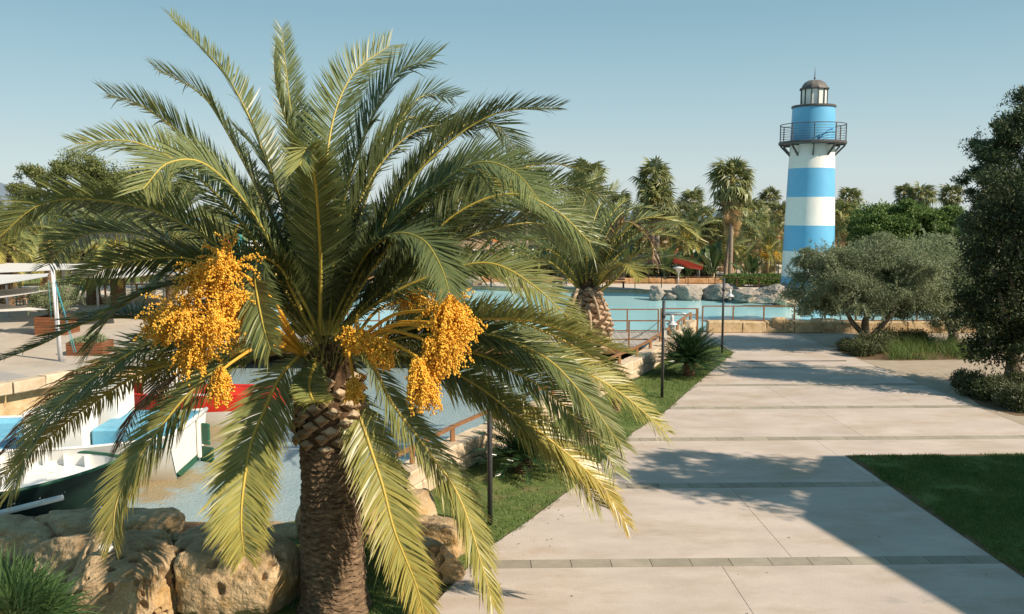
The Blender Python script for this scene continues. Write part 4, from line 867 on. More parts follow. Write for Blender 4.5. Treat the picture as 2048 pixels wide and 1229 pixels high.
# ------------------------------------------------------------------ boats
def frame2(c, ang):
    ca, sa = math.cos(ang), math.sin(ang)
    return lambda p: np.stack([c[0]+np.asarray(p)[..., 0]*ca-np.asarray(p)[..., 1]*sa, c[1]+np.asarray(p)[..., 0]*sa+np.asarray(p)[..., 1]*ca, np.asarray(p)[..., 2]], -1)
def hullshape(L, B, z0, zs, sheer, ns=25, pw=2.4, keel=.25, bow_only=False, tr=0.0):
    """half-breadth and gunwale height along the hull; x from -L/2 to L/2"""
    x = np.linspace(-1, 1, ns); hb = B/2*(np.clip(1-np.abs(x)**pw, 0, 1)**.8)
    if tr: hb = np.where(x > 0, B/2*(1-(1-tr)*x**3), hb)
    zt = zs + sheer*np.abs(x)**2.2
    return x*L/2, hb, zt
def boat(label, c, ang, L, B, zs, sheer, bands, gun, deckz, deckm, inner, name='boat', ribs=0, group=None, tr=0.0, floor=True):
    t_ = thing(name, label, 'boat', (c[0], c[1], POND_Z), group); T = frame2(c, ang)
    x, hb, zt = hullshape(L, B, POND_Z, zs, sheer, tr=tr); zb = POND_Z-.35; nv = 9; s_ = np.linspace(0, 1, nv)
    sec = lambda side, thin=0.0: np.stack([np.stack([np.repeat(x[i], nv), side*np.maximum(hb[i]-thin, .012)*(s_**.42 if True else s_), zb+(zt[i]-zb)*s_**1.5], -1) for i in range(len(x))])
    n = len(x)
    for side in (1, -1):
        V = sec(side); i, j = np.meshgrid(np.arange(n-1), np.arange(nv-1), indexing='ij'); q = (i*nv+j)
        zmid = (s_[:-1]+s_[1:])/2
        for nm, lo, hi, m in bands:
            msk = (zmid[None, :] >= lo) & (zmid[None, :] < hi); msk = np.broadcast_to(msk, q.shape); qq = q[msk]
            if len(qq) == 0: continue
            k = MB(); k.add(T(V.reshape(-1, 3)), np.stack([qq, qq+nv, qq+nv+1, qq+1], -1) if side > 0 else np.stack([qq, qq+1, qq+nv+1, qq+nv], -1), 0, None, True)
            k.build(nm, M[m], t_)
    if tr:
        e_ = n-1; zz_ = [zb, zb+(zt[e_]-zb)*.36, zt[e_]]; yy_ = [0.02, hb[e_]*.72, hb[e_]]
        for nm, lo, m in (('bottom', 0, bands[0][3]), ('transom', 1, 'boatwhite')):
            k = MB(); k.add(T(np.array([[x[e_], -yy_[lo], zz_[lo]], [x[e_], yy_[lo], zz_[lo]], [x[e_], yy_[lo+1], zz_[lo+1]], [x[e_], -yy_[lo+1], zz_[lo+1]]])), [[0, 1, 2, 3]]); k.build(nm, M[m], t_)
        k = MB(); k.tube(T(np.array([[x[e_], -hb[e_], zt[e_]+.02], [x[e_]+.05, 0, zt[e_]+.04], [x[e_], hb[e_], zt[e_]+.02]])), .06, 8); k.build('gunwale', M[gun], t_)
    k = MB()
    for side in (1, -1):
        V = sec(side, .09); i, j = np.meshgrid(np.arange(n-1), np.arange(nv-1), indexing='ij'); q = (i*nv+j).ravel(); k.add(T(V.reshape(-1, 3)), np.stack([q, q+nv, q+nv+1, q+1], -1), 0, None, True)
    k.build('inner_side', M[inner], t_)
    for side in (1, -1):
        k = MB(); a = T(np.stack([x, side*np.maximum(hb-.05, 0), zt+.02], -1)); k.tube(a, .04, 8); k.build('gunwale', M[gun], t_)
    if floor:
        k = MB(); w = np.maximum(hb-.10, .01); V = np.concatenate([np.stack([x, w, np.full(n, deckz)], -1), np.stack([x, -w, np.full(n, deckz)], -1)]); q = np.arange(n-1)
        k.add(T(V), np.stack([q+n, q+n+1, q+1, q], -1)); k.build('deck', M[deckm], t_)
    for r_ in range(ribs):
        f_ = int((r_+.5)/ribs*(n-4))+2; xx = -L/2*.86 + L*.86*(r_+.5)/ribs; hbb = float(np.interp(xx, x, hb)); zz = float(np.interp(xx, x, zt))
        for side in (1, -1):
            k = MB(); p = T(np.array([[xx, side*(hbb-.17), (deckz+zz)/2]]))[0]; k.box(p, (.09, .14, zz-deckz), rz=ang); k.build('rib', M['boatwhite'], t_)
    return t_, T
M['hullshade'] = mat('shade_dark_hull', (0.008, 0.022, 0.016), rough=.4)  # green hull side, its shade put into the colour as near-black
# blue decked boat with cabins
ab = math.radians(3)
t_, T = boat('white boat with pale blue deck, cabin boxes and a rudder at its stern', (-11.72, 20.95), ab, 7.5, 3.5, .03, .20, [('bottom', 0, .32, 'boatgreen'), ('topside', .32, 1.01, 'boatwhite')], 'boatwhite', -.07, 'boatblue', 'boatblue', name='fishing_boat', tr=.84)
def bx(t_, T, ang, name, c, d, m, bev=.02):
    k = MB(); k.box(T(np.array([c]))[0], d, rz=ang, bev=bev); return k.build(name, M[m], t_)
cab = bx(t_, T, ab, 'cabin', (1.15, -1.0, .36), (1.35, .85, 1.0), 'boatwhite', .04)
o_ = T(np.array([[1.35, -1.44, .55]]))[0]
k = MB(); k.box(o_, (.46, .06, .30), rz=ab, bev=.01); w_ = k.build('window', M['boatwhite'], None); w_.parent = cab
k = MB(); k.box(o_-np.array([0, .035, 0]), (.32, .02, .17), rz=ab); w_ = k.build('pane', M['steel'], None); w_.parent = cab
c2 = bx(t_, T, ab, 'wheelhouse', (1.55, .45, .52), (1.1, 1.1, 1.35), 'boatwhite', .04)
k = MB(); k.box(T(np.array([[1.50, -.115, .46]]))[0], (.72, .03, 1.05), rz=ab); d_ = k.build('doorway', M['boatdark'], None); d_.parent = c2
k = MB(); k.box(T(np.array([[1.68, -.14, .96]]))[0], (.42, .03, .12), rz=ab); d_ = k.build('plate', M['trim'], None); d_.parent = c2
bx(t_, T, ab, 'engine_box', (2.55, -.15, .16), (1.35, 2.0, .46), 'boatblue', .05)
bx(t_, T, ab, 'thwart', (3.5, 0, .04), (.28, 3.0, .08), 'boatblue')
k = MB(); sp_ = T(np.array([[3.82, .55, -.30]]))[0]; k.box(sp_, (.10, .10, 1.0), rz=ab, bev=.02); k.build('stern_post', M['boatwhite'], t_)
k = MB(); k.box(sp_+np.array([.18, -.02, .12]), (.26, .07, .55), rz=ab-.5, bev=.02); k.box(sp_+np.array([.2, -.03, -.42]), (.42, .05, .42), rz=ab-.5); k.build('rudder', M['boatgreen'], t_)
# white open boat in front
aw = math.radians(25)
t_, T = boat('open white boat with green hull painted dark as in shade and ribbed inner sides, nearest the rocks', (-12.0, 17.3), aw, 7.5, 3.7, -.06, .05, [('bottom', 0, .965, 'hullshade'), ('topside', .965, 1.01, 'boatgreen')], 'boatgreen', -.30, 'boatwhite', 'boatwhite', name='open_boat', ribs=15)
for (xx, yy, dx, dy, dz) in [(1.6, -.05, 1.3, 1.0, .03), (-.4, -.3, 2.4, .12, .09), (-.6, -.62, 2.0, .10, .07), (1.9, .75, .9, .5, .03), (.2, .6, 1.6, .9, .025)]:
    bx(t_, T, aw, 'floor_board', (xx, yy, -.29+dz/2), (dx, dy, dz), 'boatwhite', .01)
k = MB(); pts = T(np.array([[-.6, -2.1, -.42], [1.2, -1.95, -.36], [2.6, -1.45, -.30]])); k.tube(pts, .06, 8); tag(k.build('oar_shaft', M['boatwhite']), 'white spar lying along the near side of the open boat', 'spar')
# red and white boat behind
ar = math.radians(-4); cx_ = (float(P(400, 838, 26.5)[0]))
t_, T = boat('red boat with a broad white stripe lying behind the fruit-laden fronds', (cx_, 26.0), ar, 5.9, 1.9, .02, .16, [('bottom', 0, .42, 'boatred'), ('stripe', .42, .72, 'boatwhite'), ('topside', .72, 1.01, 'boatred')], 'boatred', -.22, 'boatwhite', 'boatred', name='rowing_boat')
bx(t_, T, ar, 'cabin', (-.9, .1, .40), (1.0, .9, 1.2), 'boatwhite', .04)
bx(t_, T, ar, 'thwart', (.8, 0, -.02), (.3, 1.5, .06), 'boatwhite')
bx(t_, T, ar, 'thwart', (1.9, 0, -.0), (.3, 1.0, .06), 'boatwhite')
# ------------------------------------------------------------------ palm fronds
def crspline(pts, n):
    pts = np.asarray(pts, float); p = np.vstack([2*pts[0]-pts[1], pts, 2*pts[-1]-pts[-2]]); out = []
    m = len(pts)-1; ts = np.linspace(0, m, n)
    for t in ts:
        i = min(int(t), m-1); u = t-i; a, b, c, d = p[i], p[i+1], p[i+2], p[i+3]
        out.append(.5*((2*b)+(-a+c)*u+(2*a-5*b+4*c-d)*u*u+(-a+3*b-3*c+d)*u**3))
    out = np.array(out); s = np.concatenate([[0], np.cumsum(np.linalg.norm(np.diff(out, axis=0), axis=1))]); q = np.linspace(0, s[-1], n)
    return np.stack([np.interp(q, s, out[:, k]) for k in range(3)], -1), s[-1]
def frond(pts, lmax=.52, n=95, v=28, droop=.10, yel=.15, seed=0, r0=.026, w=.030, twist=0.0, N0=None, t0=.05, seg=3, thick=True, a0=66, a1=27, yspread=.35, rachyel=.35, ragged=.05, fc=0.0):
    r = np.random.default_rng(seed); C, L = crspline(pts, 40); m = len(C)
    T = nrm(np.gradient(C, axis=0)); N = np.zeros_like(T)
    if N0 is None:
        h = (C[-1]-C[0])*np.array([1, 1, 0]); h = h/max(np.linalg.norm(h), 1e-6)
        N0 = np.array([0, 0, 1.0])*T[0].dot(h) - h*T[0][2]
    N[0] = nrm(N0 - np.dot(N0, T[0])*T[0])
    for i in range(1, m): N[i] = nrm(N[i-1]-N[i-1].dot(T[i])*T[i])
    if fc:
        cv = nrm(np.array([0, 0, H])-C); N2 = N + fc*np.linspace(.6, 1.2, m)[:, None]*cv; N = nrm(N2-(N2*T).sum(1, keepdims=True)*T)
    B = np.cross(T, N)
    mb = MB()
    rad = r0*np.linspace(1, .12, m)**.8
    mb.tube(C, rad, 6 if thick else 3, mat=1, col=np.clip(rachyel + .25*np.linspace(0, 1, m)*(yel > .3), 0, 1), caps=False)
    t = np.linspace(t0, 1.0, n); t = np.concatenate([t, t]); sd = np.repeat([1.0, -1.0], n); t = np.clip(t + r.normal(0, .002, 2*n), t0, 1)
    f = lambda A: np.stack([np.interp(t*(m-1), np.arange(m), A[:, k]) for k in range(3)], -1)
    p, Tt, Nn = f(C), nrm(f(T)), nrm(f(N)); Bb = np.cross(Tt, Nn)
    if twist:
        a = (twist*t)[:, None]; Nn, Bb = Nn*np.cos(a)+Bb*np.sin(a), Bb*np.cos(a)-Nn*np.sin(a)
    al = np.radians(a0+(a1-a0)*t**1.2 + r.normal(0, 3, 2*n)); be = np.radians(v*(1-.3*t) + r.normal(0, 6, 2*n))
    env = np.interp(t, [0, .10, .16, .28, .5, .75, .92, 1], [.16, .28, .66, .94, 1.0, .90, .66, .48])
    ln = lmax*env*(1+r.normal(0, .07, 2*n)); ln *= np.where(r.random(2*n) < ragged, r.uniform(.35, .8, 2*n), 1)
    d = np.cos(al)[:, None]*Tt + np.sin(al)[:, None]*(np.cos(be)[:, None]*sd[:, None]*Bb + np.sin(be)[:, None]*Nn)
    g_ = np.array([0, 0, -1.0]); dr = droop*(1+r.normal(0, .4, 2*n)) + np.where(r.random(2*n) < .05, .35, 0)
    nm = Nn - (Nn*d).sum(1, keepdims=True)*d; nm = nrm(nm); wd = np.cross(d, nm); ro = r.normal(0, .35, 2*n) + .25*sd
    wd = wd*np.cos(ro)[:, None]+nm*np.sin(ro)[:, None]
    ss = np.linspace(0, 1, seg+1); wp = np.interp(ss, [0, .3, .7, 1], [.55, 1, .75, 0])
    V = []
    for s_, q in zip(ss, wp):
        c = p + d*(ln*s_)[:, None] + g_*(dr*ln*s_**2)[:, None] + Tt*(.12*ln*s_**2)[:, None]
        ww = (w*q*.5*np.clip(env, .45, 1))[:, None]
        if s_ < 1: V += [c-wd*ww, c+wd*ww]
        else: V += [c]
    nvv = len(V); V = np.stack(V, 1).reshape(-1, 3); b = np.arange(2*n)[:, None]*nvv
    Fq = np.concatenate([np.concatenate([b+2*i, b+2*i+1, b+2*i+3, b+2*i+2], 1) for i in range(seg-1)]); Ft = np.concatenate([b+2*(seg-1), b+2*(seg-1)+1, b+2*seg], 1)
    ye = np.clip(yel + yspread*(t-.45) + r.normal(0, .05, 2*n), 0, 1)
    yc = np.stack([ye+.10*(s_ > .8)*(yel > .2)+ (.03 if q else 0) for s_ in ss for q in ((0, 1) if s_ < 1 else (0,))], 1).ravel()
    yc = np.clip(yc, 0, 1)
    mb.add(V, Fq, 0, yc); mb.v.append(np.zeros((0, 3))); mb.c.append(np.zeros(0)); mb.f.append(Ft + (mb.n-len(V))); mb.m.append(np.zeros(len(Ft), int)); mb.sm.append(np.zeros(len(Ft), bool))
    return mb
FM = [M['frond'], M['rachis']]

# ------------------------------------------------------------------ the big date palm
YB = 11.5; O = P(652, 676, YB); ox_, oy_, oz_ = O
big = thing('date_palm', 'huge date palm with hanging orange fruit bunches in the foreground', 'palm tree', (ox_+.03, oy_, 0))
zt0, zt1 = -.05, hz(885, YB)
nr, na = 210, 80; zz = np.linspace(zt0, zt1, nr); th = np.linspace(0, 2*np.pi, na, endpoint=False); Z, A = np.meshgrid(zz, th, indexing='ij')
r_b = np.interp(zz, [0, .12, .35, 1.0, 1.6, 2.0, zt1], [.50, .45, .425, .415, .395, .385, .40])[:, None]
ph = Z/.082 + .55*np.sin(A*9) *.5 + .35*fbm(np.stack([np.cos(A)*2, np.sin(A)*2, Z*3], -1), 3, 4)
row = np.floor(ph); fr_ = ph-row; loz = np.abs(((A/(2*np.pi)*13 + row*.5) % 1)-.5)*2
rr = r_b*(1+.03*fbm(np.stack([np.cos(A)*3, np.sin(A)*3, Z*6], -1), 3, 2)) + .026*(1-fr_)**1.6*(1-.5*loz**3) - .012*(fr_ > .85) + .008*vnoise(np.stack([np.cos(A)*14, np.sin(A)*14, Z*40], -1), 9)
cx0, cy0 = ox_+.03, oy_
V = np.stack([cx0+rr*np.cos(A), cy0+rr*np.sin(A), Z], -1).reshape(-1, 3); i, j = np.meshgrid(np.arange(nr-1), np.arange(na), indexing='ij'); j2 = (j+1) % na
k = MB(); k.add(V, np.stack([i*na+j, i*na+j2, (i+1)*na+j2, (i+1)*na+j], -1).reshape(-1, 4), 0, None, False); k.build('trunk', M['bark'], big)
k = MB(); k.lathe((cx0, cy0, 0), [(.40, zt1-.02), (.43, zt1+.05), (.44, zt1+.3), (.40, zt1+.75), (.30, oz_-.25), (.16, oz_-.1), (0, oz_-.05)], 40); 
q = k.v[0]; q += (nrm(q-np.array([cx0, cy0, zt1+.4]))*(.035*vnoise(q*14, 3))[:, None]); k.build('crown_shaft', M['fibre'], big)
# cut leaf bases
def stubmesh(nm='leaf_base'):
    k = MB()
    V = [(-.15, 0, 0), (.15, 0, 0), (0, .03, -.11), (-.065, .115, .0), (.065, .115, .0), (0, .0, .085), (-.10, .07, .022), (.10, .07, .022), (0, .10, -.045)]
    k.add(V, [[0, 2, 8, 3], [2, 1, 4, 8], [3, 8, 4], [0, 3, 6], [1, 7, 4]], 0); k.add(V, [[0, 6, 5], [6, 3, 4, 7, 5], [7, 1, 5]], 1)
    return k.mesh(nm, [M['stub'], M['stubcut']])
SM = stubmesh(); ga = math.pi*(3-math.sqrt(5))
def stubs(parent, c, prof, n, sc, tilt=.5, ori=(0, 0, 0), me=None):
    for i in range(n):
        f_ = (i+.5)/n; z = prof[0][1]+(prof[-1][1]-prof[0][1])*f_; rr_ = np.interp(z, [p[1] for p in prof], [p[0] for p in prof]); a = i*ga + rnd.uniform(-.1, .1)
        Mx = Matrix.Translation((c[0]+(rr_-.03)*math.cos(a)-ori[0], c[1]+(rr_-.03)*math.sin(a)-ori[1], z-ori[2])) @ Matrix.Rotation(a-math.pi/2, 4, 'Z') @ Matrix.Rotation(tilt+rnd.uniform(-.15, .15), 4, 'X') @ Matrix.Diagonal((sc*rnd.uniform(.85, 1.15), sc*rnd.uniform(.8, 1.2), sc, 1))
        link('leaf_base', me or SM, parent, Mx)
stubs(big, (cx0, cy0), [(.43, zt1-.02), (.46, zt1+.1), (.47, zt1+.35), (.42, zt1+.95)], 84, .84, .1, ori=tuple(big['_o']))

def spec(pts, sign, L=4.3, pw=1.6, Y0=YB, dcap=3.2):
    """picture polyline to a curve in space: what the seen length lacks of L goes into depth"""
    px = np.array(pts, float); a = np.array([P(u, v, Y0) for u, v in px]); s = np.concatenate([[0], np.cumsum(np.linalg.norm(np.diff(a, axis=0), axis=1))]); l2 = s[-1]
    D = math.sqrt(max(L*L - l2*l2, .15)); D = min(D, dcap)*sign
    return [P(u, v, Y0 + D*(si/l2)**pw*.9) for (u, v), si in zip(px, s)]
FR = [  # points, depth sign, yellowing, V angle, leaflet length, twist
 ([(645, 672), (560, 400), (470, 180), (342, 33)], .3, .25, 50, .40, .9),
 ([(638, 670), (545, 440), (440, 240), (390, 180), (312, 138)], .6, .28, 30, .50, .2),
 ([(632, 670), (500, 440), (380, 290), (290, 215), (214, 188)], .5, .30, 38, .46, .5),
 ([(622, 670), (500, 470), (390, 350), (270, 285), (152, 288)], -.4, .3, 25, .55, -.4),
 ([(625, 670), (520, 450), (420, 335), (340, 325), (286, 378)], -.75, .28, 12, .60, -.5),
 ([(610, 670), (470, 520), (330, 430), (190, 400), (80, 410), (-5, 478)], -.35, .32, 22, .62, -.5),
 ([(605, 672), (450, 560), (320, 480), (200, 465), (135, 488), (98, 530)], .7, .10, 20, .60, -.2),
 ([(650, 670), (618, 450), (585, 250), (563, 58)], .8, .2, 55, .40, .9),
 ([(648, 670), (625, 480), (590, 300), (556, 190), (548, 112)], -.4, .12, 35, .55, .1),
 ([(655, 670), (648, 440), (662, 260), (705, 150), (778, 92)], .8, .30, 25, .60, .5),
 ([(658, 670), (672, 470), (730, 270), (795, 150), (862, 120)], -.3, .08, 25, .62, .25),
 ([(662, 670), (715, 450), (780, 280), (840, 195), (905, 196)], .8, .18, 25, .55, .3),
 ([(667, 670), (760, 450), (870, 310), (990, 228), (1115, 216)], .3, .08, 40, .46, .6),
 ([(664, 670), (750, 480), (850, 320), (930, 250), (990, 250), (1034, 303)], .8, .3, 18, .62, .2),
 ([(664, 670), (770, 500), (880, 370), (960, 325), (1030, 345), (1078, 400)], -.6, .18, 20, .60, .1),
 ([(672, 672), (800, 540), (910, 430), (1020, 388), (1110, 420), (1180, 485)], -.5, .22, 20, .62, -.1),
 ([(672, 672), (830, 540), (950, 430), (1060, 380), (1150, 375), (1218, 398)], .4, .2, 22, .52, .2),
 ([(670, 672), (800, 520), (930, 390), (1040, 338), (1110, 328), (1168, 340)], .8, .22, 40, .38, .4),
 ([(640, 665), (641, 520), (633, 390), (622, 315), (612, 296), (600, 330)], -.9, .28, 18, .55, -.2),
 ([(636, 665), (600, 590), (555, 530), (520, 516), (511, 560), (524, 640), (541, 700)], -.8, .30, 8, .50, .1),
 ([(655, 668), (690, 590), (735, 505), (790, 468), (845, 480), (880, 530), (898, 582)], -.8, .18, 12, .58, .1),
 ([(668, 672), (790, 560), (900, 490), (1000, 455), (1090, 450), (1165, 510)], .5, .18, 20, .55, .1),
 ([(668, 672), (780, 590), (900, 540), (985, 528), (1065, 570), (1142, 640)], -.3, .34, 10, .56, .6),
 ([(680, 690), (830, 655), (930, 640), (1040, 640), (1140, 665), (1245, 705)], -.6, .40, 55, .55, .5),
 ([(684, 696), (850, 672), (980, 680), (1070, 702), (1143, 734), (1192, 756), (1228, 778), (1265, 805), (1328, 862)], -.4, .48, 20, .50, .2),
 ([(684, 700), (850, 670), (970, 668), (1062, 700), (1106, 727), (1140, 761), (1165, 790), (1191, 820), (1216, 856), (1240, 887)], -.8, .30, 10, .50, .3),
 ([(682, 700), (850, 688), (967, 712), (1021, 741), (1065, 763), (1106, 793), (1143, 827), (1167, 856), (1196, 883), (1216, 912), (1232, 945)], -.7, .30, 14, .50, .2),
 ([(680, 706), (800, 720), (880, 748), (943, 778), (996, 810), (1045, 837), (1082, 866), (1118, 895), (1143, 915), (1177, 946), (1204, 971), (1252, 1046)], -.8, .62, 14, .46, .0),
 ([(668, 690), (695, 682), (721, 700), (757, 752), (779, 799), (813, 846), (865, 915), (908, 975), (942, 1057), (986, 1210)], -1.0, .50, 12, .54, .0),
 ([(668, 706), (690, 740), (701, 782), (727, 855), (744, 907), (766, 975), (787, 1057), (809, 1113), (835, 1178), (848, 1232)], -.9, .58, 10, .54, .2),
 ([(640, 692), (615, 700), (589, 721), (559, 756), (529, 820), (503, 885), (488, 967), (482, 1044), (488, 1112)], -1.0, .52, 8, .62, .0),
 ([(622, 696), (540, 690), (467, 713), (373, 793), (313, 867), (267, 933), (233, 1007), (226, 1078)], -1.0, .52, 8, .58, .0),
 ([(615, 692), (500, 665), (400, 660), (307, 683), (220, 733), (133, 800), (73, 862), (20, 985)], -.9, .36, 8, .56, -.1),
 ([(605, 690), (460, 665), (320, 640), (190, 640), (80, 690), (-10, 725)], .6, .12, 45, .40, .2),
 ([(605, 690), (470, 640), (330, 625), (210, 625), (120, 640)], .9, .2, 30, .36, .2),
 ([(610, 696), (500, 715), (410, 725), (330, 765), (270, 825), (238, 893)], .4, 1.0, 5, .50, .0),
 ([(608, 696), (440, 690), (290, 700), (160, 750), (70, 830), (15, 900)], .5, .90, 8, .50, .0),
 ([(610, 698), (450, 715), (300, 740), (180, 810), (80, 890), (0, 960)], .2, .72, 10, .42, .0),
 ([(682, 700), (830, 715), (950, 770), (1050, 850), (1130, 925), (1200, 1012)], -.2, .42, 14, .50, .1),
 ([(682, 696), (820, 650), (960, 630), (1080, 660), (1190, 720), (1275, 800)], .5, .40, 14, .46, .1),
 ([(655, 668), (690, 480), (760, 330), (850, 255), (955, 262)], .5, .2, 22, .56, .0),
 ([(650, 668), (645, 450), (625, 300), (592, 205)], .6, .22, 25, .52, .0),
 ([(660, 668), (700, 450), (745, 310), (820, 235), (900, 262)], .7, .3, 22, .56, .0),
 ([(645, 668), (595, 450), (535, 330), (478, 262)], .6, .2, 25, .52, .0),
 ([(668, 672), (820, 500), (920, 380), (1020, 330), (1075, 350)], .5, .2, 22, .52, .0),
 ([(662, 670), (760, 480), (850, 385), (945, 335), (1008, 380)], -.4, .3, 22, .56, .0),
 ([(640, 700), (620, 760), (625, 800), (650, 800)], -.9, .40, 14, .3, .0),
]
FCV = {0: .15, 7: .2, 12: -.35, 17: -.3, 33: .1, 34: .2, 6: -.6, 5: -.8, 9: .9, 13: -.6, 23: -.35, 24: .5, 35: .3}
for i, (pts, sg, ye, v_, lm, tw_) in enumerate(FR):
    tooL = 4.5 if len(pts) > 4 else 4.7
    if i in (18, 19, 20): tooL = 3.4
    c3 = spec(pts, np.sign(sg), L=4.5 if abs(sg) > .5 else 4.1, dcap=3.0*abs(sg))
    dry = ye > .85
    N0 = None
    fcv = FCV.get(i, .85 if sg < 0 else -.75)
    o = frond(c3, lmax=lm*(1.0 if sg <= 0 else 1.06), n=130 if dry else 250, v=v_*.7, droop=.5 if dry else (.09 if ye > .4 else .05), yel=ye-.1 if not dry else ye, seed=100+i, twist=0, w=.022 if dry else (.030 if sg <= -.8 else .024), a0=62 if sg <= -.8 else 68, a1=26 if sg <= -.8 else 40, ragged=.3 if dry else .04, r0=.030, rachyel=.5 if ye > .2 else .25, fc=fcv).build('frond', FM, big)
    if dry: o['label'] = 'dry brown frond'
    elif ye > .55: o['label'] = 'yellowing frond'
# more fronds filling the crown, all round
fr = np.random.default_rng(5)
for i in range(34):
    a = i*ga*1.0 + .3; el = math.radians(fr.uniform(30, 86) if i < 31 else fr.uniform(-10, 20)); L = fr.uniform(3.2, 4.0)*(1 if el < 1.2 else .85)
    dx, dy = math.cos(a), math.sin(a)
    if dy < -.05 or (dx > .55 and el < .95): continue                 # the near side is the fronds listed above
    n_ = 7; p = np.array([O[0]+dx*.12, O[1]+dy*.12, O[2]+fr.uniform(-.1, .25)]); pts = [p.copy()]; e = el
    for s_ in range(n_):
        e -= math.radians(fr.uniform(7, 13))*(1+.12*s_)*(.7+.5*math.cos(el)); p = p + L/n_*np.array([dx*math.cos(e), dy*math.cos(e), math.sin(e)]); pts.append(p.copy())
    frond(pts, lmax=fr.uniform(.5, .62), n=190, v=fr.uniform(8, 26), yel=fr.uniform(.0, .25), seed=300+i, twist=fr.uniform(-.3, .3), w=.030, a1=40, droop=.12, fc=fr.choice([-1, 1])*fr.uniform(.1, .8)).build('frond', FM, big)
# short spiky petiole bases in the heart
k = MB(); 
for i in range(420):
    a = fr.uniform(0, 2*np.pi); e = fr.uniform(.1, 1.3); d = np.array([math.cos(a)*math.cos(e), math.sin(a)*math.cos(e), math.sin(e)]); b = O + np.array([math.cos(a)*.3, math.sin(a)*.3, fr.uniform(-.45, .1)]); l = fr.uniform(.15, .5)
    side = nrm(np.cross(d, [0, 0, 1.0]))*.012; k.add([b-side, b+side, b+d*l+np.array([0, 0, -.03])], [[0, 1, 2]], 0, fr.uniform(.2, .6))
tag(k.build('spines', M['frond'], big), kind='stuff')

# fruit bunches
icos = None
def ico():
    p = (1+5**.5)/2; v = nrm(np.array([(-1, p, 0), (1, p, 0), (-1, -p, 0), (1, -p, 0), (0, -1, p), (0, 1, p), (0, -1, -p), (0, 1, -p), (p, 0, -1), (p, 0, 1), (-p, 0, -1), (-p, 0, 1)], float))
    f = np.array([(0,11,5),(0,5,1),(0,1,7),(0,7,10),(0,10,11),(1,5,9),(5,11,4),(11,10,2),(10,7,6),(7,1,8),(3,9,4),(3,4,2),(3,2,6),(3,6,8),(3,8,9),(4,9,5),(2,4,11),(6,2,10),(8,6,7),(9,8,1)]); return v, f
IV, IF = ico()
OV = np.array([(1, 0, 0), (-1, 0, 0), (0, 1, 0), (0, -1, 0), (0, 0, 1), (0, 0, -1)], float); OF = np.array([(0, 2, 4), (2, 1, 4), (1, 3, 4), (3, 0, 4), (2, 0, 5), (1, 2, 5), (3, 1, 5), (0, 3, 5)])
def bunch(hub, stalk0, d0, n_str, ln, cone, seed, droop=1.0, nf=22, parent=None, label=None):
    r = np.random.default_rng(seed); hub = np.asarray(hub, float); d0 = nrm(np.asarray(d0, float)); st = MB(); fm = MB()
    s0 = np.asarray(stalk0, float); midp = (s0+hub)/2 + np.array([0, 0, .22]); c, _ = crspline([s0, midp, hub, hub+d0*.12], 12); st.tube(c, np.linspace(.026, .018, 12), 7)
    pos = []; rad = []
    for i in range(n_str):
        rv = nrm(r.normal(size=3)); d = nrm(d0*(1-.75*min(cone, 1)) + rv*cone*1.15 + np.array([0, 0, .12])); l = ln*r.uniform(.45, 1.05); p = hub + d0*r.uniform(-.03, .16); P_ = [p.copy()]; dd = d.copy()
        for s_ in range(7):
            dd = nrm(dd + np.array([0, 0, -.20*droop]) + r.normal(0, .06, 3)); p = p + dd*l/7; P_.append(p.copy())
        st.tube(P_, np.linspace(.0045, .0025, 8), 3, caps=False)
        tt = np.linspace(.16, 1, nf)*7; q = np.stack([np.interp(tt, np.arange(8), np.array(P_)[:, k_]) for k_ in range(3)], -1); pos.append(q + r.normal(0, .016, q.shape)); rad.append(r.uniform(.0095, .015, nf))
    pos = np.concatenate(pos); rad = np.concatenate(rad); V = (pos[:, None] + OV[None]*rad[:, None, None]*np.array([1, 1, 1.2])).reshape(-1, 3)
    Fc = (OF[None] + (np.arange(len(pos))*6)[:, None, None]).reshape(-1, 3); fm.add(V, Fc, 0, None, True)
    e = thing('fruit_bunch', None, None, (0, 0, 0), world=False); del e['_o']; bpy.data.objects.remove(e)
    s = st.build('fruit_stalk', M['stalk'], parent); f = link('fruit', fm.mesh('fruit', M['fruit'], tuple(parent['_o'])), s); f['kind'] = 'stuff'
Q = lambda u, v, Y: P(u, v, Y)
bs = [  # hub, direction, strands, length, cone, droop, depth
 ((462, 535), (-.4, -.6, .35), 46, .52, .80, 0.9, 10.2), ((420, 560), (-.7, -.4, .1), 44, .46, .8, 1.0, 10.2), ((385, 625), (-.9, -.4, .15), 46, .50, .7, 1.0, 10.0),
 ((440, 640), (-.5, -.5, .1), 46, .50, .8, 1.0, 10.0), ((446, 738), (-.05, -.2, -.8), 34, .36, .45, 1, 10.3), ((345, 640), (-.9, -.1, .0), 40, .40, .7, 1.1, 10.3), ((410, 690), (-.4, -.4, -.2), 36, .42, .7, 1.2, 10.1), ((480, 600), (-.3, -.5, .0), 40, .46, .8, 1.1, 10.4),
 ((885, 620), (.4, -.4, .30), 44, .46, .8, 1.0, 10.0), ((890, 660), (.1, -.3, -.3), 42, .50, .6, 1.2, 9.9), ((835, 715), (.22, -.3, -.7), 76, .56, .42, 1.2, 9.7), ((850, 680), (.3, -.3, -.3), 36, .48, .5, 1.3, 9.9), ((905, 650), (.4, -.2, .1), 30, .38, .7, 1.0, 10.1),
 ((705, 672), (.4, -.7, .2), 34, .26, .8, 1.2, 10.2), ((745, 690), (.6, -.3, -.1), 32, .36, .6, 1.3, 10.3), ((708, 765), (.1, -.5, -.3), 26, .22, .6, 1.2, 10.5), ((815, 600), (.4, .4, .2), 36, .40, .8, 1.1, 12.2)]
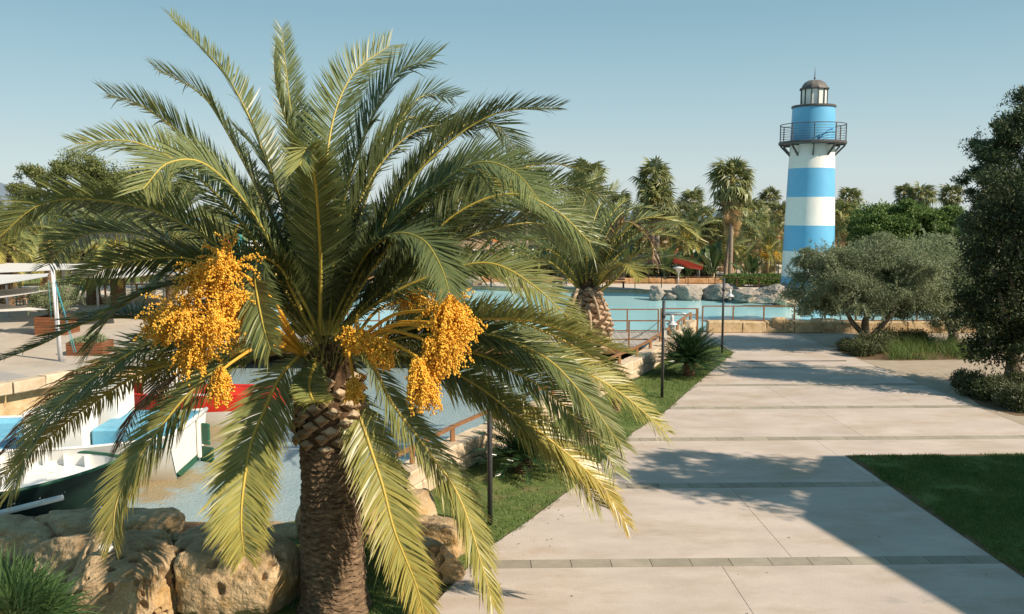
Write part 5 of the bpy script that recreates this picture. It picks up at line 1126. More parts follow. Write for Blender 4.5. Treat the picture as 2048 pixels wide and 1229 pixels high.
for i, ((u, v), d, ns, ln, cone, dr_, Yb) in enumerate(bs):
    bunch(Q(u, v, Yb), O+np.array([.25*np.sign(u-652), -.12, -.22]), d, int(ns*(1.5 if u < 600 else 1.9)), ln*.92, cone, 700+i, dr_, nf=27, parent=big)

# ------------------------------------------------------------------ second date palm with the swollen, pineapple-like trunk
p2 = G(1172, 884); Y2 = float(p2[1]); x2 = float(p2[0]); zc2 = hz(585, Y2)
sec = thing('date_palm', 'shorter date palm with a fat pineapple-like crown base beside the footbridge', 'palm tree', (x2, Y2, 0))
zz = np.linspace(0, hz(700, Y2), 80); Z, A = np.meshgrid(zz, th, indexing='ij'); ph = Z/.07+.3*np.sin(A*7); rr = .30+.05*np.exp(-Z/.2)+.02*(1-(ph-np.floor(ph)))+.012*fbm(np.stack([np.cos(A)*4, np.sin(A)*4, Z*6], -1), 3, 2)
i, j = np.meshgrid(np.arange(79), np.arange(na), indexing='ij'); j2 = (j+1) % na
k = MB(); k.add(np.stack([x2+rr*np.cos(A), Y2+rr*np.sin(A), Z], -1).reshape(-1, 3), np.stack([i*na+j, i*na+j2, (i+1)*na+j2, (i+1)*na+j], -1).reshape(-1, 4)); k.build('trunk', mat('pale_palm_bark', (.22, .15, .09), (.42, .32, .22), scale=7, rough=.95, bump=.8, bscale=24, stretch=(1, 1, 3)), sec)
za, zb_, zm, ze_, zf = hz(708, Y2), hz(692, Y2), hz(650, Y2), hz(608, Y2), hz(575, Y2)
pr2 = [(.31, za), (.52, zb_), (.615, zm), (.44, ze_), (.26, zf)]
k = MB(); k.lathe((x2, Y2, 0), [(.29, za-.03)]+[(r_-.03, z) for r_, z in pr2]+[(.1, zf+.2)], 32); k.build('crown_shaft', M['fibre'], sec)
M['stub2'] = mat('pale_leaf_base', (.30, .19, .11), (.50, .38, .26), scale=8, rough=.9, bump=.5, objvar=.2)
SM2 = SM.copy(); SM2.materials.clear(); SM2.materials.append(M['stub2']); SM2.materials.append(mat('pale_leaf_cut', (.52, .43, .33), (.66, .58, .47), scale=12, rough=.9))
stubs(sec, (x2, Y2), [(r_-.02, z) for r_, z in pr2], 150, .80, .05, ori=(x2, Y2, 0), me=SM2)
for (u0, v0, u1, v1) in [(1160, 600, 1150, 690), (1190, 585, 1212, 620), (1175, 610, 1182, 665), (1155, 580, 1135, 650), (1180, 580, 1200, 640)]:
    k = MB(); a, b = P(u0, v0, Y2-.5), P(u1, v1, Y2-.75); c, _ = crspline([a, (a+b)/2+np.array([0, -.1, .1]), b], 8); k.tube(c, np.linspace(.05, .03, 8), 5, caps=False); k.build('dry_petiole', M['stub2'], sec)
O2 = np.array([x2, Y2, hz(585, Y2)])
F2 = [([(1165, 590), (1125, 520), (1095, 440), (1075, 380)], .5, .1), ([(1165, 590), (1130, 500), (1080, 430), (1020, 420)], .6, .12), ([(1168, 590), (1150, 500), (1145, 420), (1120, 370)], .4, .15),
 ([(1172, 590), (1160, 480), (1170, 400), (1195, 345)], .6, .1), ([(1175, 590), (1180, 480), (1200, 410), (1235, 370)], .4, .2), ([(1178, 590), (1200, 500), (1240, 430), (1290, 415), (1330, 425)], .5, .15),
 ([(1180, 590), (1210, 520), (1270, 445), (1340, 440), (1400, 478)], -.3, .35), ([(1180, 592), (1215, 540), (1270, 480), (1330, 470), (1385, 490)], .4, .3), ([(1178, 590), (1205, 530), (1235, 460), (1260, 445), (1300, 480), (1308, 520)], -.3, .95),
 ([(1172, 590), (1150, 520), (1110, 480), (1050, 480)], -.3, .2), ([(1168, 592), (1120, 540), (1080, 520), (1030, 550)], -.5, .25), ([(1180, 594), (1230, 560), (1270, 510), (1320, 500)], -.2, .35), ([(1176, 590), (1190, 500), (1215, 440), (1250, 400)], .7, .15), ([(1172, 590), (1172, 500), (1160, 430), (1140, 400)], -.4, .2),
 ([(1165, 590), (1140, 540), (1100, 500), (1060, 520), (1050, 560)], -.6, .2), ([(1183, 592), (1215, 545), (1250, 530), (1280, 560)], -.5, .4)]
for i, (pts, sg, ye) in enumerate(F2):
    c3 = spec(pts, np.sign(sg), L=3.4, Y0=Y2, dcap=2.4*abs(sg)+.6, pw=1.5)
    frond(c3, lmax=.46, n=62, v=25, droop=.3 if ye > .8 else .1, yel=ye, seed=500+i, w=.036, twist=.2, r0=.03).build('frond', FM, sec)
for i in range(22):
    a = i*ga; el = math.radians(fr.uniform(30, 80)); L = fr.uniform(2.4, 3.2); dx, dy = math.cos(a), math.sin(a); p = O2.copy()+np.array([dx*.1, dy*.1, 0]); pts = [p.copy()]; e = el
    if dy < 0 and el < 1: continue
    for s_ in range(6): e -= math.radians(fr.uniform(9, 15)); p = p+L/6*np.array([dx*math.cos(e), dy*math.cos(e), math.sin(e)]); pts.append(p.copy())
    frond(pts, lmax=.44, n=56, v=25, yel=fr.uniform(0, .25), seed=560+i, w=.036, droop=.12).build('frond', FM, sec)

# ------------------------------------------------------------------ mid-distance date palms: shared frond meshes
def genfrond(L, el, bend, lmax, n, w, seed, yel, v=22, droop=.15, name='frond'):
    p = np.zeros(3); pts = [p.copy()]; e = el
    for s_ in range(8): e -= bend*(.6+.12*s_); p = p + L/8*np.array([math.cos(e), 0, math.sin(e)]); pts.append(p.copy())
    return frond(pts, lmax=lmax, n=n, v=v, droop=droop, yel=yel, seed=seed, w=w, r0=.03, seg=2, thick=False, t0=.12).mesh(name, FM)
POOL = {'up': [genfrond(3.3, 1.30, .13, .42, 44, .055, 11, .12), genfrond(3.4, 1.1, .17, .42, 44, .055, 12, .18), genfrond(3.2, 1.4, .10, .40, 44, .055, 13, .08)],
        'mid': [genfrond(3.5, .75, .20, .44, 44, .055, 14, .2), genfrond(3.3, .55, .23, .44, 44, .055, 15, .28), genfrond(3.4, .9, .21, .42, 44, .055, 16, .15)],
        'low': [genfrond(3.2, .15, .24, .44, 44, .055, 17, .38), genfrond(3.0, -.15, .18, .42, 44, .055, 18, .5)], 'dry': [genfrond(2.4, -.7, .12, .3, 34, .05, 19, .97, droop=.5)]}
stub3 = MB(); stub3.box((0, .08, 0), (.14, .2, .08)); SM3 = stub3.mesh('leaf_base', M['stub2'])
def datepalm(label, x, y, zc, seed, sc=1.0, trunk=.34, bulb=True, nf=42, fruit=False, group='date palms around the lagoon', lean=0, dry=3):
    r = random.Random(seed); t_ = thing('date_palm', label, 'palm tree', (x, y, 0), group)
    k = MB(); hgt = zc-.9*sc if bulb else zc-.2; zz = np.linspace(-.05, hgt, 26); ph = zz/.16; k.lathe((x, y, 0), [(trunk*(1+.25*math.exp(-max(z, 0)/.3))+.03*(q % 2), z) for q, z in enumerate(zz)], 16); k.build('trunk', M['bark'], t_)
    if bulb:
        k = MB(); b = zc-.9*sc; k.lathe((x, y, 0), [(trunk*.9, b-.05), (trunk*1.45, b+.15), (trunk*1.6, b+.45), (trunk*1.2, b+.8), (trunk*.5, zc+.1)], 16); k.build('crown_shaft', M['fibre'], t_)
        for i in range(34):
            a = i*ga; f_ = i/34; Mx = Matrix.Translation((math.cos(a)*trunk*np.interp(f_, [0, .3, 1], [1.25, 1.55, .9]), math.sin(a)*trunk*np.interp(f_, [0, .3, 1], [1.25, 1.55, .9]), b+.02+.85*f_)) @ Matrix.Rotation(a-math.pi/2, 4, 'Z') @ Matrix.Rotation(.4, 4, 'X'); link('leaf_base', SM3, t_, Mx)
    for i in range(nf):
        a = i*ga + r.uniform(-.2, .2); f_ = i/nf; kind = 'low' if f_ < .3 else ('mid' if f_ < .66 else 'up')
        me = r.choice(POOL[kind]); s_ = sc*r.uniform(.85, 1.1)
        link('frond', me, t_, Matrix.Translation((math.cos(a)*.15, math.sin(a)*.15, zc+.25*f_)) @ Matrix.Rotation(a, 4, 'Z') @ Matrix.Rotation(r.uniform(-.12, .12), 4, 'Y') @ Matrix.Rotation(r.uniform(-.4, .4), 4, 'X') @ Matrix.Diagonal((s_, s_, s_, 1)))
    for i in range(dry):
        a = r.uniform(0, 6.28); link('dry_frond', POOL['dry'][0], t_, Matrix.Translation((0, 0, zc-.1)) @ Matrix.Rotation(a, 4, 'Z') @ Matrix.Diagonal((sc, sc, sc, 1)))
    if fruit:
        k = MB(); rr_ = np.random.default_rng(seed)
        for b in range(5):
            a = rr_.uniform(-2.6, -.3); c = np.array([x+math.cos(a)*.9, y+math.sin(a)*.9, zc-.15]); q = c + rr_.normal(0, .22, (170, 3)) + np.array([0, 0, -.15]); V = (q[:, None]+IV[None]*.035).reshape(-1, 3); k.add(V, (IF[None]+(np.arange(170)*12)[:, None, None]).reshape(-1, 3))
        tag(k.build('fruit', M['fruit'], t_), kind='stuff')
    return t_
def dp(label, u, vbase, vc, seed, **k):
    p_ = G(u, vbase); return datepalm(label, float(p_[0]), float(p_[1]), hz(vc, float(p_[1])), seed, **k)
dp('date palm at the left edge of the picture, its swollen base above the sails', 12, 618, 492, 1, sc=1.0, trunk=.42)
dp('date palm with thick dark trunk, left one of the close pair on the plaza', 188, 609, 503, 2, sc=.95, trunk=.36)
dp('date palm with the darkest thick trunk, right one of the close pair on the plaza', 238, 620, 497, 3, sc=.9, trunk=.38)
dp('date palm with hanging fronds beside the teal guy rope', 343, 606, 500, 4, sc=1.1, trunk=.33)
dp('tall-crowned date palm behind the guy rope palm', 352, 580, 455, 41, sc=1.25, trunk=.36, bulb=False)
dp('date palm half hidden behind the left edge palm', 95, 580, 492, 5, sc=1.15, trunk=.36)
def dpY(label, u, vc, Y, seed, **k): return datepalm(label, float(P(u, vc, Y)[0]), Y, hz(vc, Y), seed, **k)
dpY('date palm with orange fruit left of the lighthouse', 1537, 505, 74, 6, sc=1.15, fruit=True, trunk=.42, bulb=False)
dpY('dark date palm just left of the twin fan palm trunks', 1462, 492, 84, 7, sc=1.05, bulb=False)
dpY('date palm behind the second palm, left of the slide', 1372, 482, 82, 8, sc=1.2, bulb=False)
dpY('date palm above the thatched hut, mostly hidden by fronds', 905, 470, 92, 9, sc=1.1, bulb=False)
dpY('date palm between thatched hut and second palm', 1120, 475, 86, 10, sc=1.15, bulb=False)
dpY('small drooping palm on the far promenade, in front of the low wall', 1042, 505, 62.8, 12, sc=.62, trunk=.18, bulb=False, nf=26)
dpY('date palm glimpsed behind the left fruit bunches', 440, 490, 72, 13, sc=1.1, bulb=False)

# ------------------------------------------------------------------ fan palms
def fanmesh(seed, dry=False):
    r = np.random.default_rng(seed); k = MB(); pet = .75; k.tube([(0, 0, 0), (pet*.5, 0, .06), (pet, 0, 0)], .025, 3, mat=1, col=.5 if not dry else .95, caps=False); n = 17
    for i in range(n):
        a = (i/(n-1)-.5)*math.radians(250); l = .78*(1-.25*abs(i/(n-1)-.5)*2)*r.uniform(.85, 1.1); c = np.array([pet, 0, 0]); d = np.array([math.cos(a), math.sin(a), .15*math.cos(a*2)])
        if dry: d = nrm(d+np.array([.3, 0, -.2])); l *= .9
        sd = np.array([-math.sin(a), math.cos(a), 0]); h = .08*((i % 2)*2-1)
        V = [c, c+d*l*.55-sd*.055+np.array([0, 0, h*.3]), c+d*l*.55+sd*.055-np.array([0, 0, h*.3]), c+d*l+np.array([0, 0, -.22-.25*r.random()-(.25 if dry else 0)])]
        y0 = .9 if dry else .22; k.add(V, [[0, 1, 2], [1, 3, 2]], 0, [y0, y0+r.normal(0, .08), y0, y0+.28])
    return k.mesh('fan_leaf', [M['fan'], M['rachis']])
FANS = [fanmesh(i) for i in range(3)]; DRYF = [fanmesh(10+i, True) for i in range(2)]
def fanplace(r, zc, sc, n=34, nd=22, long=1.0):
    out = []
    for i in range(n):
        a = i*ga; f_ = i/n; el = math.radians(-48 + 118*f_ + r.uniform(-12, 12)); s_ = sc*r.uniform(.8, 1.15)
        out.append((0, r.choice(FANS), Matrix.Translation((0, 0, zc+.22*f_*sc*long)) @ Matrix.Rotation(a, 4, 'Z') @ Matrix.Rotation(-el, 4, 'Y') @ Matrix.Rotation(r.uniform(-.6, .6), 4, 'X') @ Matrix.Diagonal((s_, s_, s_, 1))))
    for i in range(nd):
        a = i*ga*1.3; f_ = i/nd; el = math.radians(-78 + 25*f_ + r.uniform(-8, 8)); s_ = sc*r.uniform(.75, 1.0)
        out.append((1, r.choice(DRYF), Matrix.Translation((0, 0, zc-.9*long*sc*(1-f_))) @ Matrix.Rotation(a, 4, 'Z') @ Matrix.Rotation(-el, 4, 'Y') @ Matrix.Diagonal((s_, s_, s_, 1))))
    return out
def joined(L, nm):
    k = MB()
    for me, Mx in L:
        n = len(me.vertices); V = np.empty(n*3); me.vertices.foreach_get('co', V); V = V.reshape(-1, 3); A = np.array(Mx); V = V @ A[:3, :3].T + A[:3, 3]; c = np.empty(n); me.attributes['yel'].data.foreach_get('value', c)
        by = {}
        for p in me.polygons: by.setdefault((len(p.vertices), p.material_index), []).append(tuple(p.vertices))
        first = True
        for (q, mi), fs in by.items():
            if first: k.add(V, np.array(fs), mi, c); first = False; base_ = k.n-n
            else: k.f.append(np.array(fs)+base_); k.m.append(np.full(len(fs), mi)); k.sm.append(np.zeros(len(fs), bool))
    return k.mesh(nm, [M['fan'], M['rachis']])
def fantrunk(x, y, h, r, t_, lean=0):
    k = MB(); zz = np.linspace(-.05, h, 24); k.tube([(x+lean*(z/h-1), y, z) for z in zz], [r*(1+.5*math.exp(-max(z, 0)/.4))*(1+.04*(q % 2)) for q, z in enumerate(zz)], 10); k.build('trunk', M['wtrunk'], t_)
def fanpalm(label, u, vc, Y, sc, seed, trunk=.2, leaves=True, long=1.0, n=34, nd=22, lean=0, g='fan palms beyond the lagoon'):
    r = random.Random(seed); x = float(P(u, vc, Y)[0]); zc = hz(vc, Y); t_ = thing('fan_palm', label, 'palm tree', (x, Y, 0), g); fantrunk(x, Y, zc, trunk, t_, lean)
    for d, me, Mx in fanplace(r, zc, sc, n, nd, long): link('dry_leaf' if d else 'fan_leaf', me, t_, Mx)
    return t_
fp_ = [('tallest fan palm, full crown left of the lighthouse', 1465, 368, 70, 1.45, .17, 1.1, 46, 40), ('tall shaggy fan palm above the ochre rockwork', 1308, 365, 76, 1.35, .2, 1.3, 40, 34), ('shaggy fan palm crown poking up right of the big palm fronds', 1178, 362, 78, 1.4, .24, 1.4, 36, 34)]
for i, (lb, u, v, Y, s_, tr_, lg, n, nd) in enumerate(fp_): fanpalm(lb, u, v, Y, s_, 20+i, tr_, True, lg, n, nd)
# lower second crown of the tall shaggy palm and twin trunk
fanpalm('fan palm with short trunk tucked below the tall shaggy crown', 1315, 410, 75, 1.35, 31, .22, n=36, nd=14)
xx = float(P(1457, 500, 70.5)[0]); tw2 = thing('fan_palm', 'slender twin trunk beside the tallest fan palm', 'palm tree', (xx, 70.5, 0), 'fan palms beyond the lagoon'); fantrunk(xx+.25, 70.5, hz(420, 70.5), .13, tw2, .5)
for d, me, Mx in fanplace(random.Random(77), hz(415, 70.5), 1.15, 20, 26): link('dry_leaf' if d else 'fan_leaf', me, tw2, Matrix.Translation((.25, 0, 0)) @ Mx)
# farther ones share three joined crowns
CR = []
for s_ in range(3):
    L = fanplace(random.Random(90+s_), 0, 1.0, 30, 20, 1.3); CR.append((joined([(m_, x_) for d, m_, x_ in L if not d], 'crown'), joined([(m_, x_) for d, m_, x_ in L if d], 'dry_skirt')))
def farfan(label, u, vc, Y, sc, seed, g='fan palms beyond the lagoon', trunk=.2, v=0):
    sc *= .84; x = float(P(u, vc, Y)[0]); zc = hz(vc, Y); t_ = thing('fan_palm', label, 'palm tree', (x, Y, 0), g); fantrunk(x, Y, zc, trunk, t_, rnd.uniform(-.3, .3)); a, b = CR[seed % 3]; r_ = rnd.uniform(0, 6)
    for nm, me in (('crown', a), ('dry_skirt', b)): link(nm, me, t_, Matrix.Translation((0, 0, zc)) @ Matrix.Rotation(r_, 4, 'Z') @ Matrix.Diagonal((sc, sc, sc, 1)))
ff = [('small fan palm on the skyline between the two tall ones', 1385, 405, 105, 1.5), ('lone fan palm on the skyline just left of the lighthouse', 1540, 400, 118, 1.45), ('lone fan palm standing clear right of the lighthouse', 1698, 402, 112, 1.55), ('left one of the two touching skyline palms above the green hedge', 1808, 393, 112, 1.35), ('right one of the two touching skyline palms above the green hedge', 1842, 397, 110, 1.65), ('skyline fan palm nearest the dark pine on the right', 1902, 395, 110, 1.5),
      ('fan palm peeking out behind the big palm fronds, upper right', 1050, 372, 84, 1.5), ('fan palm with brown skirt behind the right fronds', 965, 395, 86, 1.45), ('far fan palm among fronds left of centre-right', 900, 392, 92, 1.5), ('fan palm in the grove, right above the second palm', 1240, 412, 90, 1.3), ('fan palm in the grove left of the skyline palm', 1362, 432, 95, 1.35), ('fan palm in the grove under the small skyline palm', 1405, 440, 92, 1.4), ('fan palm in the grove right of the tallest trunk', 1500, 428, 88, 1.55), ('fan palm with yellow skirt below the tallest crown', 1512, 455, 80, 1.3), ('fan palm touching the left edge of the lighthouse', 1556, 432, 92, 1.4), ('fan palm touching the right edge of the lighthouse', 1688, 440, 82, 1.6), ('lower fan palm right behind the lighthouse', 1672, 455, 90, 1.5), ('fan palm in the grove behind the red slide', 1330, 450, 90, 1.4), ('fan palm in the grove behind the rockwork', 1285, 440, 94, 1.4), ('fan palm behind the crown of the second palm', 1150, 420, 92, 1.5), ('fan palm behind the crown of the second palm, lower', 1205, 440, 96, 1.35), ('brown skirted fan palm among left fronds', 520, 400, 90, 1.5), ('fan palm with bare trunk behind left fronds', 436, 440, 88, 1.2), ('fan palm seen between left fronds, below the pines', 415, 430, 96, 1.1), ('fan palm low in the grove, left of the tallest trunk', 1428, 462, 84, 1.3)]
for i, (lb, u, v, Y, s_) in enumerate(ff): farfan(lb, u, v, Y, s_, i)

# ------------------------------------------------------------------ leaf clouds: trees, shrubs, hedges
def cloud(blobs, n, ll, lw, seed, fr=1.2, thr=-.15, shell=.55, col=(.35, .25), up=.25, outer=.35, droop=0.0, gap_fr=None, dens=None):
    r = np.random.default_rng(seed); B = np.asarray(blobs, float); vol = B[:, 3]*B[:, 4]*B[:, 5] if B.shape[1] > 5 else B[:, 3]**3
    vol = vol**.75; k = r.choice(len(B), n, p=vol/vol.sum()); d = nrm(r.normal(size=(n, 3))); rad = (shell + (1-shell)*r.random(n))**1.0 * (1+.10*r.normal(size=n)); c = B[k, :3]; R3 = B[k, 3:6]
    off = fbm((c+d*R3)*fr+seed, 3, seed); p = c + d*R3*(rad*(1+.28*off))[:, None]
    keep = vnoise(p*(gap_fr or fr*1.8)+9.1, seed+2) + .5*vnoise(p*(gap_fr or fr*1.8)*2.3, seed+3) > thr; p, d = p[keep], d[keep]; n = len(p)
    ax = nrm(r.normal(size=(n, 3)) + d*outer + np.array([0, 0, up-droop])); nn = nrm(r.normal(size=(n, 3)) + d*.8 + np.array([0, 0, .5])); sd = nrm(np.cross(ax, nn))
    l = ll*r.uniform(.6, 1.3, n)[:, None]; w = lw*r.uniform(.7, 1.2, n)[:, None]
    V = np.stack([p, p+ax*l*.5+sd*w*.5, p+ax*l, p+ax*l*.5-sd*w*.5], 1).reshape(-1, 3); q = np.arange(n)[:, None]*4
    cc = np.clip(col[0] + col[1]*r.normal(size=n) + .15*vnoise(p*2, 5), 0, 1)
    return V, np.concatenate([q, q+1, q+2, q+3], 1), np.repeat(cc, 4)
def needles(blobs, n, ll, seed, **k):
    """tufts of narrow needles"""
    return cloud(blobs, n, ll, ll*.16, seed, **k)
def limbs(k, base, tips, r0, sd=0):
    r = random.Random(sd)
    for tp, rr_ in tips:
        b = np.array(base, float); tp = np.array(tp, float); m_ = b+(tp-b)*.45+np.array([r.uniform(-.25, .25), r.uniform(-.25, .25), r.uniform(-.1, .2)]); c, _ = crspline([b, m_, tp], 9); k.tube(c, np.linspace(r0, rr_, 9), 8)
def rag(blobs, n, seed, lo=.22, hi=.42, flat=.75):
    r = np.random.default_rng(seed); out = list(blobs)
    for _ in range(n):
        b = blobs[r.integers(len(blobs))]; d = nrm(r.normal(size=3)); q = r.uniform(lo, hi); out.append((b[0]+d[0]*b[3]*1.02, b[1]+d[1]*b[4]*1.02, b[2]+d[2]*b[5]*1.02, b[3]*q, b[4]*q, b[5]*q*flat))
    return out
# olives
def olive(label, x, y, blobs, n, seed, trunkh=1.5, name='olive_tree', g='olive trees with silvery crowns', r0=.2, ll=.085, lw=.026, sc=1, col=(.4, .28)):
    t_ = thing(name, label, 'tree', (x, y, 0), g); k = MB()
    c, _ = crspline([(x, y, -.05), (x+.05*sc, y, .25*sc), (x-.02, y, .5*sc)], 6); k.tube(c, np.linspace(r0*1.25, r0*.85, 6), 12)
    limbs(k, (x, y, .42*sc), [((x-.95*sc, y-.1, trunkh*1.05), .07*sc), ((x+.08*sc, y+.1, trunkh*1.25), .09*sc), ((x+.95*sc, y-.2, trunkh*1.05), .08*sc), ((x+.5*sc, y+.7*sc, trunkh*1.1), .06*sc)], r0*.62, seed)
    k.build('trunk', M['bark2'], t_)
    k = MB(); blobs = rag(blobs, 40, seed)
    V, Fc, cc = cloud(blobs, n, ll, lw, seed, fr=1.0/sc, thr=-.42, shell=.35, droop=.35, col=col, gap_fr=1.6/sc); k.add(V, Fc, 0, cc)
    r = np.random.default_rng(seed+50); nb = int(n*.0016)
    for _ in range(nb):
        b = blobs[r.integers(len(blobs))]; d = nrm(r.normal(size=3)*np.array([1, 1, .7]) + np.array([0, 0, .1])); p = np.array(b[:3])+d*np.array(b[3:6])*.95; g_ = -1 if (d[2] < .2) else .35; L_n = r.uniform(.25, .6)*sc; ax = nrm(d*.7+np.array([0, 0, g_])); m_ = 46
        tt = r.random(m_)[:, None]; q_ = p + ax*L_n*tt + r.normal(0, .018*sc, (m_, 3)); dd = nrm(ax+r.normal(0, .6, (m_, 3))); sd = nrm(np.cross(dd, r.normal(size=(m_, 3)))); VV = np.stack([q_, q_+dd*ll*.5+sd*lw*.5, q_+dd*ll, q_+dd*ll*.5-sd*lw*.5], 1).reshape(-1, 3); qq = np.arange(m_)[:, None]*4
        k.add(VV, np.concatenate([qq, qq+1, qq+2, qq+3], 1), 0, r.uniform(.3, .8))
    tag(k.build('crown', M['olive'], t_), kind='stuff' if False else None); return t_
def W_(u, v, Y, rx, ry, rz): p = P(u, v, Y); return (p[0], p[1], p[2], rx, ry, rz)
s1 = 34.2
olive('large grey-green olive tree with forked trunk in the planted bed by the path', 14.05, s1, [W_(1680, 560, s1, 1.7, 1.6, 1.0), W_(1740, 545, s1, 1.8, 1.7, 1.2), W_(1800, 560, s1, 1.5, 1.6, 1.1), W_(1640, 590, s1, 1.15, 1.3, .85), W_(1720, 605, s1, 1.6, 1.4, .7), W_(1650, 520, s1, .9, 1, .5), W_(1760, 500, s1+.3, 1.3, 1.3, .55)], 190000, 1, 1.55)
olive('second olive tree, its crown merging behind the dark tree', 18.4, 36.2, [W_(1860, 545, 36, 1.8, 1.6, 1.1), W_(1920, 560, 35.5, 1.8, 1.6, 1.2), W_(1830, 590, 35, 1.4, 1.3, .85), W_(1900, 620, 34.5, 1.6, 1.3, .8), W_(1990, 570, 35, 1.8, 1.6, 1.2), W_(1870, 500, 37, 1.7, 1.4, .55)], 170000, 2, 1.4)
olive('small potted olive tree in the plank planter', PL1[0], PL1[1], [W_(110, 596, PL1[1], .85, .75, .62), W_(125, 588, PL1[1], .6, .6, .55), W_(90, 600, PL1[1], .5, .6, .5)], 15000, 3, 1.9, r0=.07, sc=.7, col=(.35, .25))
bpy.data.objects[-1] if False else None
# dark broadleaf tree and pine on the right
def tree(label, x, y, blobs, n, ll, lw, seed, m, r0=.25, th=2.0, name='tree', cat='tree', g=None, fr=.7, thr=-.25, trm='bark2', col=(.4, .28), tips=None, shell=.5, ragn=0, **k_):
    t_ = thing(name, label, cat, (x, y, 0), g); k = MB(); k.tube(crspline([(x, y, -.1), (x+.08, y, th*.5), (x, y, th)], 8)[0], np.linspace(r0*1.3, r0*.8, 8), 12)
    limbs(k, (x, y, th*.92), [((b[0], b[1], b[2]), r0*.2) for b in blobs[:9]], r0*.5, seed); k.build('trunk', M[trm], t_)
    if ragn: blobs = rag(blobs, ragn, seed)
    k = MB(); V, Fc, cc = cloud(blobs, n, ll, lw, seed, fr=fr, thr=thr, shell=shell, col=col, **k_); k.add(V, Fc, 0, cc); k.build('crown', M[m], t_); return t_
td = float(G(2018, 785)[1]); xd = float(G(2018, 785)[0])
tree('dark leafy tree with hanging leaves at the right edge', xd, td, [W_(2000, 640, td, 1.2, 1.4, 1.3), W_(1990, 540, td, 1.15, 1.4, 1.3), W_(2030, 440, td, 1.3, 1.5, 1.4), W_(2070, 560, td, 1.8, 1.8, 1.8), W_(2060, 680, td, 1.5, 1.6, .9), W_(1975, 690, td-.2, .95, .9, .55), W_(2100, 420, td, 1.8, 1.7, 1.4), W_(1960, 600, td, .7, .8, .9), W_(1985, 450, td, .55, .7, .7)], 90000, .11, .05, 4, 'darkleaf', .2, 1.6, name='broadleaf_tree', fr=1.3, thr=-.12, droop=.6, col=(.3, .25), ragn=60, shell=.3)
tree('dark pine reaching into the sky at the right edge', 25.5, 40.5, [W_(2040, 230, 40, 1.2, 1.3, .8), W_(2010, 270, 40, 1.2, 1.3, .7), W_(1985, 300, 40, 1.2, 1.2, .6), W_(2040, 320, 40, 1.7, 1.6, 1.0), W_(1975, 355, 39.5, 1.0, 1.1, .5), W_(2000, 400, 40, 1.5, 1.4, .8), W_(1965, 410, 40, .8, .9, .5), W_(2080, 260, 40, 1.6, 1.5, 1.4), W_(2080, 380, 40, 2, 2, 1.4), W_(1945, 445, 40, .7, .8, .5), W_(2010, 470, 40, 1.6, 1.5, .9), W_(2060, 195, 40, .9, .9, .6), W_(1962, 345, 40, .5, .6, .3)], 150000, .20, .05, 5, 'pinedk', .3, 3.5, ragn=70, name='pine_tree', fr=1.0, thr=.0, col=(.35, .25), shell=.3)
TX, TY = G(1470, 955)[:2] + np.array([math.sin(SUN_AZ), math.cos(SUN_AZ)])*7.0/math.tan(SUN_EL)
# tree beside the terrace building, out of the view: its dappled shade lies on the path
tree('umbrella tree beside the terrace building, outside the view', TX, TY, [(TX-.6, TY-.2, 7.0, 1.5, 1.0, .7), (TX+.6, TY-.5, 6.6, 1.5, 1.2, .8), (TX-1.5, TY+.2, 6.4, .9, .7, .45), (TX+.2, TY+.9, 7.4, 1.2, .8, .6), (TX+1.3, TY+.3, 7.1, 1.3, 1, .7)], 26000, .16, .08, 6, 'darkleaf', .16, 4.6, name='broadleaf_tree', fr=1.1, thr=-.15)
# pines on the left
tree('broad green pine on the left skyline, tallest of the three', float(P(180, 420, 82)[0]), 82, [W_(160, 330, 82, 2.6, 2, 1.4), W_(175, 355, 82, 3.6, 2.4, 1.6), W_(105, 375, 82, 2.2, 1.8, 1.5), W_(60, 355, 82, 1.1, 1, 1.1), W_(200, 385, 82, 4.4, 3, 1.8), W_(50, 385, 82, 1.6, 1, .7), W_(130, 410, 82, 4.5, 2.6, 1.7), W_(240, 420, 82, 3, 2.4, 1.8), W_(70, 345, 82, .9, .8, .6)], 90000, .28, .09, 7, 'pine', .35, 3, ragn=40, name='pine_tree', g='pines on the left skyline', fr=.4, thr=-.1, col=(.5, .25))
tree('rounded pine beside the big palm fronds on the left skyline', float(P(290, 420, 86)[0]), 86, [W_(270, 350, 86, 2.0, 1.6, 1.1), W_(290, 375, 86, 3.0, 2.2, 1.5), W_(350, 390, 86, 2.6, 2, 1.3), W_(320, 415, 86, 3.6, 2.5, 1.5), W_(255, 400, 86, 2, 2, 1.5)], 60000, .28, .09, 8, 'pine', .35, 3, ragn=30, name='pine_tree', g='pines on the left skyline', fr=.4, thr=-.1, col=(.5, .25))
tree('low green tree at the far left edge under the pale hill', float(P(10, 430, 90)[0]), 90, [W_(15, 425, 90, 1.8, 2, 1.2), W_(-30, 420, 90, 2.5, 2, 1.4), W_(45, 440, 90, 1.6, 2, 1)], 16000, .28, .1, 9, 'pine', .3, 2, name='pine_tree', g='pines on the left skyline', fr=.4, thr=-.2)
# big green hedge-like fig trees behind the olives
tree('wide bright green fig tree rising behind the olive crowns', float(P(1810, 500, 62)[0]), 62, [W_(1750, 440, 62, 1.6, 2, 1.0), W_(1800, 432, 62, 2.0, 2, 1.0), W_(1850, 438, 62, 2.0, 2, 1.0), W_(1900, 448, 62, 1.9, 2, 1.0), W_(1820, 475, 62, 4, 2, 1.2), W_(1730, 465, 62, 1.3, 1.5, 1.2), W_(1930, 470, 62, 1.8, 1.6, 1.1)], 80000, .20, .10, 10, 'ficus', .3, 2.4, ragn=40, name='fig_tree', fr=.7, thr=-.3, col=(.55, .25))
